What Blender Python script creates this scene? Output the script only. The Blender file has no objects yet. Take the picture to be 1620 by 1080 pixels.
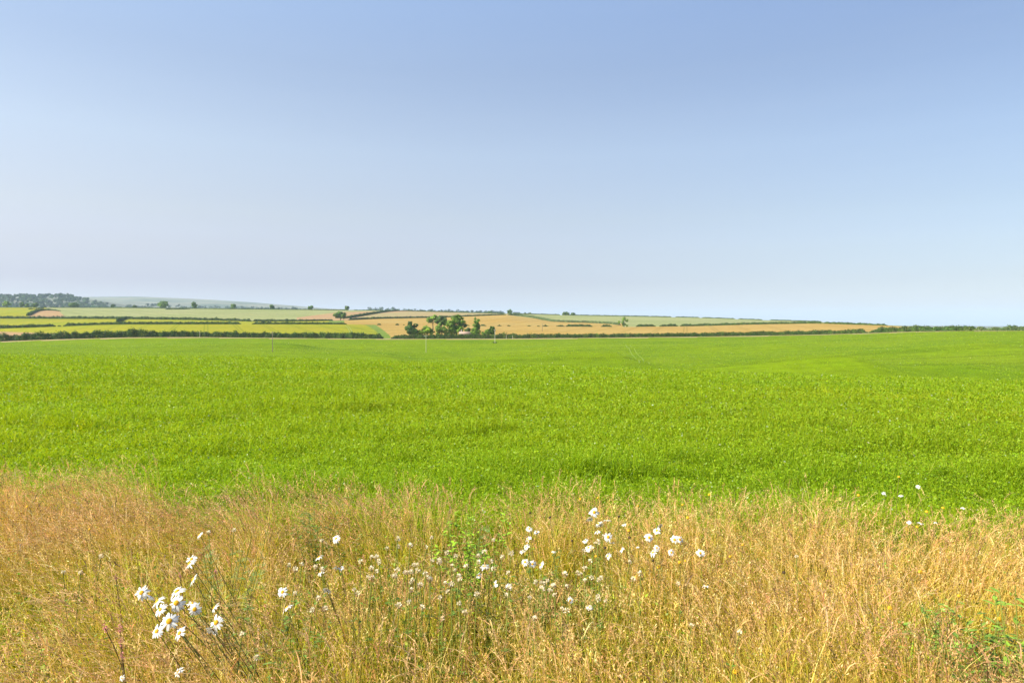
import bpy, math, random
import numpy as np
from mathutils import Vector

R = math.radians
rng = np.random.default_rng(7)
random.seed(7)
SC = bpy.context.scene
COL = SC.collection

# ------------------------------------------------------------------ camera
F = 1080.0                      # focal length in photo pixels (24 mm on 36 mm)
HOR = 514.0                     # row of the true horizon in the photo
PITCH = math.atan((540.0 - HOR) / F)
CZ = 1.65
cam_d = bpy.data.cameras.new('camera')
cam_d.lens = 24.0
cam_d.sensor_width = 36.0
cam_d.clip_start = 0.05
cam_d.clip_end = 40000
cam = bpy.data.objects.new('camera', cam_d)
cam.location = (0, 0, CZ)
cam.rotation_euler = (R(90) - PITCH, 0, 0)
COL.objects.link(cam)
SC.camera = cam

# ------------------------------------------------------------------ sky, sun, exposure
SUN_AZ, SUN_EL = R(-112), R(38)         # azimuth from the view direction (+Y), clockwise
world = bpy.data.worlds.new('World')
SC.world = world
world.use_nodes = True
wn = world.node_tree.nodes
wl = world.node_tree.links
wn.clear()
sky = wn.new('ShaderNodeTexSky')
sky.sky_type = 'NISHITA'
sky.sun_disc = False
sky.sun_elevation = SUN_EL
sky.sun_rotation = SUN_AZ
sky.altitude = 100
sky.air_density = 1.0
sky.dust_density = 1.0
sky.ozone_density = 1.0
tc = wn.new('ShaderNodeTexCoord')                     # summer haze softens the clear-air sky towards the horizon
sep = wn.new('ShaderNodeSeparateXYZ'); wl.new(tc.outputs['Generated'], sep.inputs[0])
ramp = wn.new('ShaderNodeValToRGB')
SKY = [(-.05, (.11, .13, .20)), (0.0, (.11, .13, .20)), (.013, (.068, .082, .168)), (.059, (.043, .022, .087)), (.10, (.088, .062, .090)), (.12, (.102, .079, .102)), (.15, (.115, .098, .105)), (.237, (.123, .130, .154)), (.34, (.094, .112, .158)), (.43, (.094, .128, .203)), (1.0, (.045, .075, .175))]
el = ramp.color_ramp.elements
for i, (p_, c_) in enumerate(SKY):
    q_ = el[i] if i < 2 else el.new(.999)
    q_.position = (p_ + .05) / 1.05; q_.color = (*c_, 1)
mrz = wn.new('ShaderNodeMapRange'); mrz.inputs[1].default_value = -.05; mrz.inputs[2].default_value = 1.0
wl.new(sep.outputs[2], mrz.inputs[0]); wl.new(mrz.outputs[0], ramp.inputs[0])
cmap = wn.new('ShaderNodeMapping'); cmap.inputs['Scale'].default_value = (1.6, 1.6, 26)
wl.new(tc.outputs['Generated'], cmap.inputs[0])
cn = wn.new('ShaderNodeTexNoise'); cn.inputs['Scale'].default_value = 1.3; cn.inputs['Detail'].default_value = 4   # faint flat veils of cirrus
wl.new(cmap.outputs[0], cn.inputs['Vector'])
cmr = wn.new('ShaderNodeMapRange'); cmr.inputs[1].default_value = .45; cmr.inputs[2].default_value = .75; cmr.inputs[3].default_value = 0; cmr.inputs[4].default_value = .04
wl.new(cn.outputs[0], cmr.inputs[0])
cw = wn.new('ShaderNodeMix'); cw.data_type = 'RGBA'; cw.inputs[7].default_value = (.2, .21, .22, 1)
vs = wn.new('ShaderNodeVectorMath'); vs.operation = 'MULTIPLY_ADD'      # paler towards the sun, deeper away from it
cx = wn.new('ShaderNodeCombineXYZ')
for i_ in range(3): wl.new(sep.outputs[0], cx.inputs[i_])
wl.new(cx.outputs[0], vs.inputs[0]); vs.inputs[1].default_value = (-.66, -.58, -.36); vs.inputs[2].default_value = (1, 1, 1)
tone = wn.new('ShaderNodeVectorMath'); tone.operation = 'MULTIPLY'
wl.new(vs.outputs[0], tone.inputs[0]); wl.new(ramp.outputs[0], tone.inputs[1])
wl.new(cmr.outputs[0], cw.inputs[0]); wl.new(tone.outputs[0], cw.inputs[6])
bg = wn.new('ShaderNodeBackground')                   # clear-air sky
bg.inputs['Strength'].default_value = 0.05
bg2 = wn.new('ShaderNodeBackground')                  # hazy sky
bg2.inputs['Strength'].default_value = 1.0
wadd = wn.new('ShaderNodeAddShader')
wo = wn.new('ShaderNodeOutputWorld')
wl.new(sky.outputs[0], bg.inputs[0]); wl.new(cw.outputs[2], bg2.inputs[0])
wl.new(bg.outputs[0], wadd.inputs[0]); wl.new(bg2.outputs[0], wadd.inputs[1])
wl.new(wadd.outputs[0], wo.inputs[0])

sd = bpy.data.lights.new('sun', 'SUN')
sd.energy = 4.8
sd.angle = R(0.5)
sd.color = (1.0, 0.93, 0.80)
sun = bpy.data.objects.new('sun', sd)
to_sun = Vector((math.sin(SUN_AZ) * math.cos(SUN_EL), math.cos(SUN_AZ) * math.cos(SUN_EL), math.sin(SUN_EL)))
sun.rotation_euler = to_sun.to_track_quat('Z', 'Y').to_euler()
sun.location = (-20, -10, 30)
COL.objects.link(sun)

SC.view_settings.view_transform = 'Standard'
SC.view_settings.look = 'None'
SC.view_settings.exposure = 1.1
SC.view_settings.gamma = 1.0
SC.render.engine = 'CYCLES'
SC.cycles.max_bounces = 6
SC.cycles.diffuse_bounces = 3
SC.cycles.transmission_bounces = 4
SC.cycles.volume_bounces = 1
SC.cycles.use_denoising = True

# ------------------------------------------------------------------ helpers
def ray(x, y):
    """Direction through photo pixel (x, y)."""
    a, v = (x - 810.0) / F, (540.0 - y) / F
    cp, sp = math.cos(PITCH), math.sin(PITCH)
    return np.array([a, cp + v * sp, -sp + v * cp])

def slope_of(y):
    v = (540.0 - np.asarray(y, float)) / F
    cp, sp = math.cos(PITCH), math.sin(PITCH)
    return (-sp + v * cp) / (cp + v * sp)

def row_of(Y, z):
    s = (z - CZ) / Y
    cp, sp = math.cos(PITCH), math.sin(PITCH)
    return 540.0 - F * (sp + s * cp) / (cp - s * sp)

def at_height(x, y, h):
    """World point where the sight line of pixel (x, y) is h above the meadow floor."""
    d = ray(x, y)
    t = (h - CZ) / d[2]
    return np.array([d[0] * t, d[1] * t, h])

# ------------------------------------------------------------------ the lie of the land
XS = np.arange(-1400, 3020, 2.0)
def curve(pts, smooth=30):
    p = np.array(pts, float)
    v = np.interp(XS, p[:, 0], p[:, 1])
    if smooth:
        k = np.hanning(smooth + 2)[1:-1]; k /= k.sum()
        pad = len(k)
        v = np.convolve(np.pad(v, pad, mode='edge'), k, mode='same')[pad:-pad]
    return v

def contour(pts, smooth=14):
    """pts: (photo column, distance, photo row)"""
    Y = curve([(a, b) for a, b, c in pts], smooth)
    y = curve([(a, c) for a, b, c in pts], smooth)
    return Y, CZ + Y * slope_of(y)

def flat(Y, zs):
    return np.full(len(XS), float(Y)), curve(zs, 60)

C = []
C.append(flat(0.0, [(0, 0)]))
C.append(flat(7.0, [(0, -0.02)]))
C.append(flat(25.0, [(0, -.4), (800, -.5), (1100, -.6), (1620, -.9)]))
C.append(contour([(0, 110, 562), (400, 100, 566), (800, 75, 579), (1100, 60, 590), (1620, 45, 608)], 60))
C.append(contour([(0, 200, 561), (400, 190, 566), (674, 180, 577), (800, 170, 580), (1100, 150, 590), (1400, 130, 598), (1620, 120, 603)], 60))
C.append(contour([(0, 290, 552), (431, 275, 557), (674, 300, 567.5), (800, 290, 562), (1100, 280, 558), (1400, 240, 556), (1620, 200, 558)], 60))
C.append(contour([(0, 360, 545), (431, 370, 544), (783, 395, 542.5), (1100, 380, 540.5), (1400, 330, 536), (1620, 270, 535)], 60))
HEDGE = len(C)
C.append(contour([(0, 400, 540), (60, 405, 537.5), (110, 410, 536), (200, 420, 533.5), (300, 430, 533), (500, 440, 535), (640, 440, 536), (800, 440, 535.5), (900, 440, 534.5),
                  (1000, 440, 533.5), (1100, 440, 532.5), (1200, 435, 531), (1300, 425, 529), (1370, 410, 527), (1440, 390, 524.5), (1500, 370, 523.6), (1620, 340, 523)]))
FIRST = len(C)
C.append(contour([(0, 620, 519.5), (90, 635, 516.5), (150, 640, 514), (200, 640, 513), (400, 650, 512.8), (545, 660, 513), (600, 700, 514), (800, 720, 515.8), (985, 720, 517), (1100, 720, 515.8),
                  (1200, 700, 513), (1290, 680, 511.5), (1400, 600, 515), (1500, 520, 521), (1620, 480, 522.2)]))
SECOND = len(C)
C.append(contour([(0, 850, 504), (190, 850, 504.5), (300, 850, 506), (400, 845, 508.5), (480, 860, 508.2), (540, 890, 507), (600, 950, 504), (690, 1000, 502.5), (800, 1060, 498), (870, 980, 506.5), (960, 900, 510.5),
                  (1000, 870, 512.5), (1100, 870, 511.8), (1200, 860, 510.5), (1290, 840, 510), (1400, 760, 514.3), (1500, 680, 520.5), (1620, 620, 522)]))
SKYLINE = len(C)
C.append(contour([(0, 1300, 487), (200, 1300, 487.6), (400, 1300, 489.7), (560, 1300, 491.2), (640, 1300, 492.2), (800, 1300, 496.5), (850, 1300, 497.6), (920, 1300, 499.4), (1000, 1300, 500.6),
                  (1100, 1300, 502.6), (1200, 1250, 506.3), (1260, 1200, 508.2), (1330, 1120, 510.6), (1400, 1000, 514), (1440, 900, 516.2), (1500, 820, 519), (1620, 760, 521.4)]))
zk = C[SKYLINE][1]
C.append((np.full(len(XS), 1650.0), np.minimum(zk - 6, CZ + 1650 * slope_of(np.minimum(row_of(1300.0, zk) + 9, 523)))))
C.append(contour([(0, 2250, 486.5), (130, 2250, 487.5), (220, 2250, 491), (400, 2250, 497), (800, 2250, 505), (900, 2250, 512), (1100, 2250, 518), (1620, 2250, 519)]))
C.append(contour([(-200, 2800, 470), (0, 2800, 470), (110, 2800, 470), (150, 2800, 474), (215, 2800, 485), (320, 2800, 489), (480, 2800, 490.5), (600, 2800, 492), (700, 2800, 493.5), (800, 2800, 495.5), (850, 2800, 500),
                  (950, 2800, 512), (1620, 2800, 517.5)]))
C.append(contour([(0, 3500, 474), (150, 3500, 479), (300, 3500, 486), (480, 3500, 491), (800, 3500, 497), (900, 3500, 511), (1620, 3500, 517)]))
C.append(contour([(-200, 5000, 476), (0, 5000, 472.5), (130, 5000, 470.6), (210, 5000, 470), (260, 5000, 471.6), (330, 5000, 474.5), (400, 5000, 479), (480, 5000, 485.5), (520, 5000, 489), (600, 5000, 492), (700, 5000, 493),
                  (800, 5000, 496), (850, 5000, 500), (950, 5000, 512), (1620, 5000, 516)]))
C.append((np.full(len(XS), 7000.0), C[-1][1] * 0.6 - 10))
C.append((np.full(len(XS), 12000.0), np.full(len(XS), -30.0)))
CY = np.array([c[0] for c in C])        # (K, nx)
CZs = np.array([c[1] for c in C])
# monotone slopes along each column
hh = np.diff(CY, axis=0)
dd = np.diff(CZs, axis=0) / hh
SL = np.zeros_like(CZs)
w1 = 2 * hh[1:] + hh[:-1]; w2 = hh[1:] + 2 * hh[:-1]
same = dd[1:] * dd[:-1] > 0
with np.errstate(divide='ignore', invalid='ignore'):
    hm = (w1 + w2) / (w1 / dd[:-1] + w2 / dd[1:])
SL[1:-1] = np.where(same, hm, 0.0)

BUMPS = [  # column, distance, reach towards the sun, reach away from it, reach along, height: swells in the green field
    # and how the crest slants
    (955, 186, 44, 7.5, 28, 3.8, .12), (1325, 152, 32, 7, 22, 2.6, -.12), (605, 250, 44, 10, 20, 2.2, .2), (690, 300, 44, 10, 22, 2.4, .2), (900, 320, 44, 12, 18, 1.6, .2), (1110, 310, 44, 11, 16, 1.8, .2), (1560, 225, 44, 9, 16, 2.2, -.1), (462, 330, 44, 10, 16, 1.9, .2), (1240, 290, 44, 10, 14, 1.6, 0), (300, 300, 50, 14, 16, 1.4, .2), (1500, 150, 40, 10, 16, 1.4, -.1)]
BP = [((bx - 810) / F * by, by, sa, sb, sy, h, k) for bx, by, sa, sb, sy, h, k in BUMPS]

def colx(X, Y):
    return np.clip(810.0 + F * X / np.maximum(Y, 1e-3), XS[0] + 1, XS[-1] - 1)

def height(X, Y):
    X = np.asarray(X, float); Y = np.maximum(np.asarray(Y, float), 0.0)
    x = colx(X, Y)
    fi = (x - XS[0]) / 2.0
    i0 = np.clip(fi.astype(int), 0, len(XS) - 2); w = fi - i0
    z = np.zeros_like(Y)
    for k in range(len(C) - 1):
        ya = CY[k][i0] * (1 - w) + CY[k][i0 + 1] * w
        yb = CY[k + 1][i0] * (1 - w) + CY[k + 1][i0 + 1] * w
        m = (Y >= ya) & ((Y < yb) if k < len(C) - 2 else (Y >= ya))
        if not m.any():
            continue
        I, W = i0[m], w[m]
        g = lambda A: A[I] * (1 - W) + A[I + 1] * W
        a, b = ya[m], yb[m]
        h = b - a
        t = np.clip((Y[m] - a) / h, 0, 1)
        za, zb, sa, sb = g(CZs[k]), g(CZs[k + 1]), g(SL[k]), g(SL[k + 1])
        t2, t3 = t * t, t * t * t
        z[m] = (2 * t3 - 3 * t2 + 1) * za + (t3 - 2 * t2 + t) * h * sa + (-2 * t3 + 3 * t2) * zb + (t3 - t2) * h * sb
    for bx, by, sa, sb, sy, h, k in BP:
        dx = X - bx - k * (by - Y)
        z = z + h * np.exp(-(dx / np.where(dx < 0, sa, sb)) ** 2 - ((Y - by) / sy) ** 2)
    return z

def hz(X, Y):
    return float(height(np.array([X]), np.array([Y]))[0])

def cY(k, x):
    return np.interp(x, XS, CY[k])

def on_ground(x, Y):
    X = (x - 810.0) / F * Y
    return np.array([X, Y, hz(X, Y)])

def find(x, y, Y0, Y1):
    """Ground point seen at pixel (x, y) between two distances."""
    Ys = np.linspace(Y0, Y1, 500)
    Xa = (x - 810.0) / F * Ys
    rr = row_of(Ys, height(Xa, Ys))
    i = int(np.argmin(np.abs(rr - y)))
    return on_ground(x, Ys[i])

# ------------------------------------------------------------------ objects and meshes
def tag(o, label=None, cat=None, group=None, kind=None):
    if label: o['label'] = label
    if cat: o['category'] = cat
    if group: o['group'] = group
    if kind: o['kind'] = kind
    return o

def empty(name, loc):
    o = bpy.data.objects.new(name, None)
    o.location = loc
    o.empty_display_size = 0.1
    COL.objects.link(o)
    return o

def np_mesh(name, V, Q, col=None, smooth=False):
    """V (n,3) vertices, Q (m,4) or (m,3) faces, col (n,3) colours."""
    V = np.ascontiguousarray(V, np.float32); Q = np.ascontiguousarray(Q, np.int32)
    me = bpy.data.meshes.new(name)
    me.vertices.add(len(V)); me.vertices.foreach_set('co', V.ravel())
    k = Q.shape[1]
    me.loops.add(Q.size); me.loops.foreach_set('vertex_index', Q.ravel())
    me.polygons.add(len(Q))
    me.polygons.foreach_set('loop_start', np.arange(0, Q.size, k, dtype=np.int32))
    if smooth:
        me.polygons.foreach_set('use_smooth', np.ones(len(Q), bool))
    if col is not None:
        ca = me.color_attributes.new('Col', 'FLOAT_COLOR', 'POINT')
        c4 = np.ones((len(V), 4), np.float32); c4[:, :3] = np.clip(col, 0, 1)
        ca.data.foreach_set('color', c4.ravel())
    me.update(calc_edges=True)
    return me

def link(name, me, mat, parent=None, loc=None):
    o = bpy.data.objects.new(name, me)
    if mat: me.materials.append(mat)
    if parent is not None: o.parent = parent
    if loc is not None: o.location = loc
    COL.objects.link(o)
    return o

class MB:
    """Collects pieces (with colours) for one mesh."""
    def __init__(s): s.V, s.Q, s.C, s.n = [], [], [], 0
    def add(s, V, Q, col):
        V = np.asarray(V, float); Q = np.asarray(Q, int)
        col = np.asarray(col, float)
        if col.ndim == 1: col = np.tile(col, (len(V), 1))
        s.V.append(V); s.Q.append(Q + s.n); s.C.append(col); s.n += len(V)
    def tube(s, pts, rad, col, n=6):
        P = np.asarray(pts, float); r = np.broadcast_to(np.asarray(rad, float), (len(P),))
        T = np.gradient(P, axis=0); T /= np.linalg.norm(T, axis=1)[:, None] + 1e-9
        ref = np.where(np.abs(T[:, 2:3]) > .9, np.array([[1., 0, 0]]), np.array([[0, 0, 1.]]))
        A = np.cross(T, ref); A /= np.linalg.norm(A, axis=1)[:, None] + 1e-9
        B = np.cross(T, A)
        a = np.linspace(0, 2 * np.pi, n, endpoint=False)
        V = (P[:, None] + r[:, None, None] * (np.cos(a)[None, :, None] * A[:, None] + np.sin(a)[None, :, None] * B[:, None])).reshape(-1, 3)
        Q = []
        for i in range(len(P) - 1):
            for j in range(n):
                Q.append((i * n + j, i * n + (j + 1) % n, (i + 1) * n + (j + 1) % n, (i + 1) * n + j))
        k = len(V)
        V = np.vstack([V, P[-1:] + T[-1:] * r[-1] * .5])
        for j in range(n):
            a0, b0 = (len(P) - 1) * n + j, (len(P) - 1) * n + (j + 1) % n
            Q.append((a0, b0, k, k))
        s.add(V, np.array(Q), col)
    def box(s, lo, hi, col):
        x0, y0, z0 = lo; x1, y1, z1 = hi
        V = [(x0, y0, z0), (x1, y0, z0), (x1, y1, z0), (x0, y1, z0), (x0, y0, z1), (x1, y0, z1), (x1, y1, z1), (x0, y1, z1)]
        s.add(V, [(0, 3, 2, 1), (4, 5, 6, 7), (0, 1, 5, 4), (1, 2, 6, 5), (2, 3, 7, 6), (3, 0, 4, 7)], col)
    def mesh(s, name, smooth=False):
        V = np.vstack(s.V); Q = np.vstack(s.Q); Cc = np.vstack(s.C)
        me = bpy.data.meshes.new(name)
        faces = [tuple(dict.fromkeys(q)) for q in Q.tolist()] if (Q[:, 2] == Q[:, 3]).any() else None
        if faces is None:
            return np_mesh(name, V, Q, Cc, smooth)
        me.from_pydata(V.tolist(), [], faces)
        ca = me.color_attributes.new('Col', 'FLOAT_COLOR', 'POINT')
        c4 = np.ones((len(V), 4), np.float32); c4[:, :3] = Cc
        ca.data.foreach_set('color', c4.ravel())
        if smooth:
            me.polygons.foreach_set('use_smooth', np.ones(len(me.polygons), bool))
        me.update()
        return me

def unit(v):
    return v / (np.linalg.norm(v, axis=-1, keepdims=True) + 1e-9)

def leaf_cards(P, N, size, col, aspect=.62):
    """Rhombic leaf faces at P with normals about N."""
    n = len(P)
    nn = unit(N)
    r = unit(rng.normal(size=(n, 3)))
    a = unit(np.cross(nn, r)); b = np.cross(nn, a)
    s = np.broadcast_to(np.asarray(size, float), (n,))[:, None]
    V = np.stack([P - a * s, P - b * s * aspect, P + a * s, P + b * s * aspect], 1).reshape(-1, 3)
    Q = np.arange(4 * n).reshape(n, 4)
    return V, Q, np.repeat(col, 4, axis=0)

def jitter(base, n, dv=.25, dh=.12):
    """n colours scattered about base: dv in value, dh in hue."""
    b = np.asarray(base, float)
    v = np.exp(rng.normal(0, dv, (n, 1)))
    h = 1 + rng.normal(0, dh, (n, 3)) * np.array([1, .4, 1])
    return np.clip(b * v * h, 0.002, .95)

# ------------------------------------------------------------------ materials
def new_mat(name):
    m = bpy.data.materials.new(name)
    m.use_nodes = True
    nt = m.node_tree
    for n in list(nt.nodes): nt.nodes.remove(n)
    out = nt.nodes.new('ShaderNodeOutputMaterial')
    return m, nt, out

def plant_mat(name, trans=.3, rough=.5, spec=.3, tint=(1.1, 1.05, .6)):
    m, nt, out = new_mat(name)
    at = nt.nodes.new('ShaderNodeVertexColor'); at.layer_name = 'Col'
    p = nt.nodes.new('ShaderNodeBsdfPrincipled')
    p.inputs['Roughness'].default_value = rough
    p.inputs['Specular IOR Level'].default_value = spec
    nt.links.new(at.outputs[0], p.inputs['Base Color'])
    if trans > 0:
        mul = nt.nodes.new('ShaderNodeMix'); mul.data_type = 'RGBA'; mul.blend_type = 'MULTIPLY'
        mul.inputs[0].default_value = 1.0
        nt.links.new(at.outputs[0], mul.inputs[6]); mul.inputs[7].default_value = (*tint, 1)
        t = nt.nodes.new('ShaderNodeBsdfTranslucent'); nt.links.new(mul.outputs[2], t.inputs[0])
        mx = nt.nodes.new('ShaderNodeMixShader'); mx.inputs[0].default_value = trans
        nt.links.new(p.outputs[0], mx.inputs[1]); nt.links.new(t.outputs[0], mx.inputs[2])
        nt.links.new(mx.outputs[0], out.inputs[0])
    else:
        nt.links.new(p.outputs[0], out.inputs[0])
    return m

def field_mat(name, c1, c2, c3, big=.012, rows=(0.0, .6), fine=.5, bump=.0, tram=None):
    """Farmland: patches of three tones, drilled rows at an angle, fine speckle."""
    m, nt, out = new_mat(name)
    N, L = nt.nodes, nt.links
    g = N.new('ShaderNodeNewGeometry')
    n1 = N.new('ShaderNodeTexNoise'); n1.inputs['Scale'].default_value = big; n1.inputs['Detail'].default_value = 5
    n1.inputs['Roughness'].default_value = .62
    L.new(g.outputs['Position'], n1.inputs['Vector'])
    cr = N.new('ShaderNodeValToRGB')
    e = cr.color_ramp.elements
    e[0].position, e[0].color = .32, (*c1, 1)
    e[1].position, e[1].color = .70, (*c3, 1)
    k = e.new(.5); k.color = (*c2, 1)
    L.new(n1.outputs[0], cr.inputs[0])
    mp = N.new('ShaderNodeMapping'); mp.inputs['Rotation'].default_value = (0, 0, rows[0]); mp.inputs['Scale'].default_value = (.003, rows[1] * .45, .02)
    L.new(g.outputs['Position'], mp.inputs[0])
    n2 = N.new('ShaderNodeTexNoise'); n2.inputs['Scale'].default_value = 1.0; n2.inputs['Detail'].default_value = 3
    L.new(mp.outputs[0], n2.inputs['Vector'])
    n3 = N.new('ShaderNodeTexNoise'); n3.inputs['Scale'].default_value = fine; n3.inputs['Detail'].default_value = 4
    L.new(g.outputs['Position'], n3.inputs['Vector'])
    ad = N.new('ShaderNodeMath'); ad.operation = 'ADD'
    L.new(n2.outputs[0], ad.inputs[0]); L.new(n3.outputs[0], ad.inputs[1])
    mr = N.new('ShaderNodeMapRange')
    mr.inputs[1].default_value, mr.inputs[2].default_value = .65, 1.35
    mr.inputs[3].default_value, mr.inputs[4].default_value = .66, 1.20
    L.new(ad.outputs[0], mr.inputs[0])
    mul = N.new('ShaderNodeMix'); mul.data_type = 'RGBA'; mul.blend_type = 'MULTIPLY'; mul.inputs[0].default_value = 1
    L.new(cr.outputs[0], mul.inputs[6]); L.new(mr.outputs[0], mul.inputs[7])
    base = mul.outputs[2]
    if tram:                                                # pairs of wheelings left by the sprayer every 24 m
        sx = N.new('ShaderNodeVectorMath'); sx.operation = 'DOT_PRODUCT'; sx.inputs[1].default_value = (math.cos(tram), math.sin(tram), 0)
        L.new(g.outputs['Position'], sx.inputs[0])
        last = None
        for off in (0.0, .11):
            dv = N.new('ShaderNodeMath'); dv.operation = 'MULTIPLY_ADD'; dv.inputs[1].default_value = 1 / 24; dv.inputs[2].default_value = off; L.new(sx.outputs['Value'], dv.inputs[0])
            fr = N.new('ShaderNodeMath'); fr.operation = 'FRACT'; L.new(dv.outputs[0], fr.inputs[0])
            lt = N.new('ShaderNodeMath'); lt.operation = 'LESS_THAN'; lt.inputs[1].default_value = .045; L.new(fr.outputs[0], lt.inputs[0])
            if last: 
                mxm = N.new('ShaderNodeMath'); mxm.operation = 'MAXIMUM'; L.new(last, mxm.inputs[0]); L.new(lt.outputs[0], mxm.inputs[1]); last = mxm.outputs[0]
            else: last = lt.outputs[0]
        tf = N.new('ShaderNodeMath'); tf.operation = 'MULTIPLY'; tf.inputs[1].default_value = .55; L.new(last, tf.inputs[0])
        tm = N.new('ShaderNodeMix'); tm.data_type = 'RGBA'; L.new(tf.outputs[0], tm.inputs[0]); L.new(base, tm.inputs[6]); tm.inputs[7].default_value = (c1[0] * .55, c1[1] * .62, c1[2] * .5, 1)
        base = tm.outputs[2]
    p = N.new('ShaderNodeBsdfPrincipled'); p.inputs['Roughness'].default_value = .9; p.inputs['Specular IOR Level'].default_value = .03
    L.new(base, p.inputs['Base Color'])
    if bump:
        b = N.new('ShaderNodeBump'); b.inputs['Strength'].default_value = bump; b.inputs['Distance'].default_value = .3
        L.new(n3.outputs[0], b.inputs['Height']); L.new(b.outputs[0], p.inputs['Normal'])
    L.new(p.outputs[0], out.inputs[0])
    return m

M_leaf = plant_mat('hedge_leaves', .22, .55, .25)
M_bark = plant_mat('bark', 0, .9, .1)
M_crop = plant_mat('crop_leaves', .48, .5, .2, (1.15, 1.05, .5))
M_dry = plant_mat('dry_grass', .42, .5, .3, (1.1, 1.0, .75))
M_petal = plant_mat('petals', .25, .6, .2, (1, 1, .97))
M_plain = plant_mat('painted', 0, .7, .25)

M_soil = field_mat('meadow_soil', (.06, .05, .02), (.09, .08, .03), (.12, .10, .04), 2.0, (0, 1), 8, .3)
M_green = field_mat('crop_ground', (.105, .178, .0015), (.135, .205, .002), (.155, .222, .003), .025, (.35, .5), .35, .3)
M_yellow = field_mat('barley', (.215, .24, .010), (.255, .252, .012), (.28, .25, .018), .012, (.1, .35), .35, tram=.42)
M_wheat = field_mat('wheat', (.33, .215, .05), (.35, .235, .062), (.355, .26, .08), .010, (.15, .3), .35, tram=-.25)
M_salmon = field_mat('ripe_wheat', (.32, .20, .095), (.345, .22, .11), (.33, .235, .10), .012, (.1, .3), .35)
M_pale = field_mat('young_barley', (.22, .245, .085), (.25, .265, .105), (.275, .275, .12), .008, (.05, .25), .3, tram=.75)
M_bank = field_mat('grass_bank', (.10, .165, .02), (.14, .20, .028), (.17, .22, .04), .03, (1.1, .4), .5)
M_verge = field_mat('dry_verge', (.29, .225, .10), (.34, .27, .13), (.24, .22, .06), .08, (0, .5), .8)
M_hill = field_mat('hazed_hill_fields', (.10, .13, .095), (.17, .185, .135), (.27, .245, .185), .0028, (.8, .012), .01)  # bluish tint puts some of the distance haze into the field colours

# ------------------------------------------------------------------ ground: one sheet of land, cut along its field edges
MEADOW_EDGE = curve([(-400, 5.6), (0, 5.45), (250, 5.4), (420, 4.95), (540, 5.05), (640, 4.75), (720, 4.6), (860, 4.42), (1000, 4.4), (1250, 4.42), (1450, 4.3), (1620, 4.1), (2000, 4.0)], 16)
def meadow_edge(x): return np.interp(x, XS, MEADOW_EDGE)

azf = np.arange(-54, 54.01, .1)
az = np.concatenate([np.arange(-180, -54, 3.0), azf, np.arange(57, 180.1, 3.0)])
rad = np.concatenate([[0.05], np.geomspace(.4, 3.5, 14), np.linspace(3.6, 7, 60), np.geomspace(7.6, 430, 140), np.arange(436, 1360, 7.0), np.geomspace(1380, 11900, 70)])
A, RR = np.meshgrid(np.radians(az), rad, indexing='ij')
GX, GY = np.sin(A) * RR, np.cos(A) * RR
ux = np.tan(np.clip(A, R(-52), R(52)))
EY = RR * np.cos(np.clip(A, R(-52), R(52)))           # behind the camera the same land goes on as at the side
GZ = height((ux * EY).ravel(), EY.ravel()).reshape(GX.shape)
na, nr = GX.shape
# face centres
fx = 810 + F * (ux[:-1, :-1] + ux[1:, 1:]) / 2
fY = (EY[:-1, :-1] + EY[1:, :-1] + EY[1:, 1:] + EY[:-1, 1:]) / 4
frow = row_of(np.maximum(fY, .01), (GZ[:-1, :-1] + GZ[1:, 1:]) / 2)
k6, k8, k9, k10 = (cY(k, fx) for k in (HEDGE, FIRST, SECOND, SKYLINE))
fid = np.zeros(fx.shape, int)
fid[:] = 1                                                        # crop
fid[fY < meadow_edge(fx)] = 0                                     # meadow
b = (fY > k6 - 9) ; fid[b] = 7                                    # verge in front of the hedge
def px_line(pts, v):                                              # x of a sloping boundary at row v
    p = np.array(sorted(pts, key=lambda q: q[1]), float)
    return np.interp(v, p[:, 1], p[:, 0])
z1 = (fY > k6 + 2) & (fY <= k8)
bl = px_line([(576, 513), (590, 520), (602, 530), (604, 536)], frow)     # left edge of the grass bank
br = px_line([(590, 511), (598, 516), (609, 524), (617, 531), (618, 536)], frow)
fid[z1 & (fx < bl)] = 2
fid[z1 & (fx >= bl) & (fx < br)] = 6
fid[z1 & (fx >= br)] = 3
sal = z1 & (fx < 150) & (frow > 524.5 + fx * .03)
fid[sal] = 4
z2 = (fY > k8) & (fY <= k9)
fid[z2] = 2
fid[z2 & (fx > 542)] = 3
fid[z2 & (fx > 520) & (fx < 545)] = 6
fid[z2 & (fx > 985)] = 5
z3 = (fY > k9) & (fY <= k10 + 25)
fid[z3] = 5
le = px_line([(44, 500), (52, 496), (60, 492.5), (72, 489)], frow)
fid[z3 & (fx < le)] = 2
fid[z3 & (fx >= le) & (fx < 100 - (498 - frow) * 1.0) & (frow > 491)] = 4
fid[z3 & (fx > 470) & (fx < 720) & (frow > 493.2 - np.clip((fx - 560) / 80, 0, 1) * 2 + np.clip((540 - fx) / 70, 0, 1) * 9)] = 4
fid[z3 & (fx > 560) & (fx < 810) & (frow > np.interp(fx, [560, 600, 650, 700, 810], [503, 495.5, 492.5, 493.5, 497]))] = 8
fid[fY > k10 + 25] = 9
IDX = np.arange(na * nr).reshape(na, nr)
QF = np.stack([IDX[:-1, :-1], IDX[:-1, 1:], IDX[1:, 1:], IDX[1:, :-1]], -1)
GV = np.stack([GX, GY, GZ], -1).reshape(-1, 3)
M_straw = field_mat('straw_field', (.28, .23, .10), (.31, .25, .115), (.325, .24, .11), .012, (.1, .25), .3)
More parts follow.
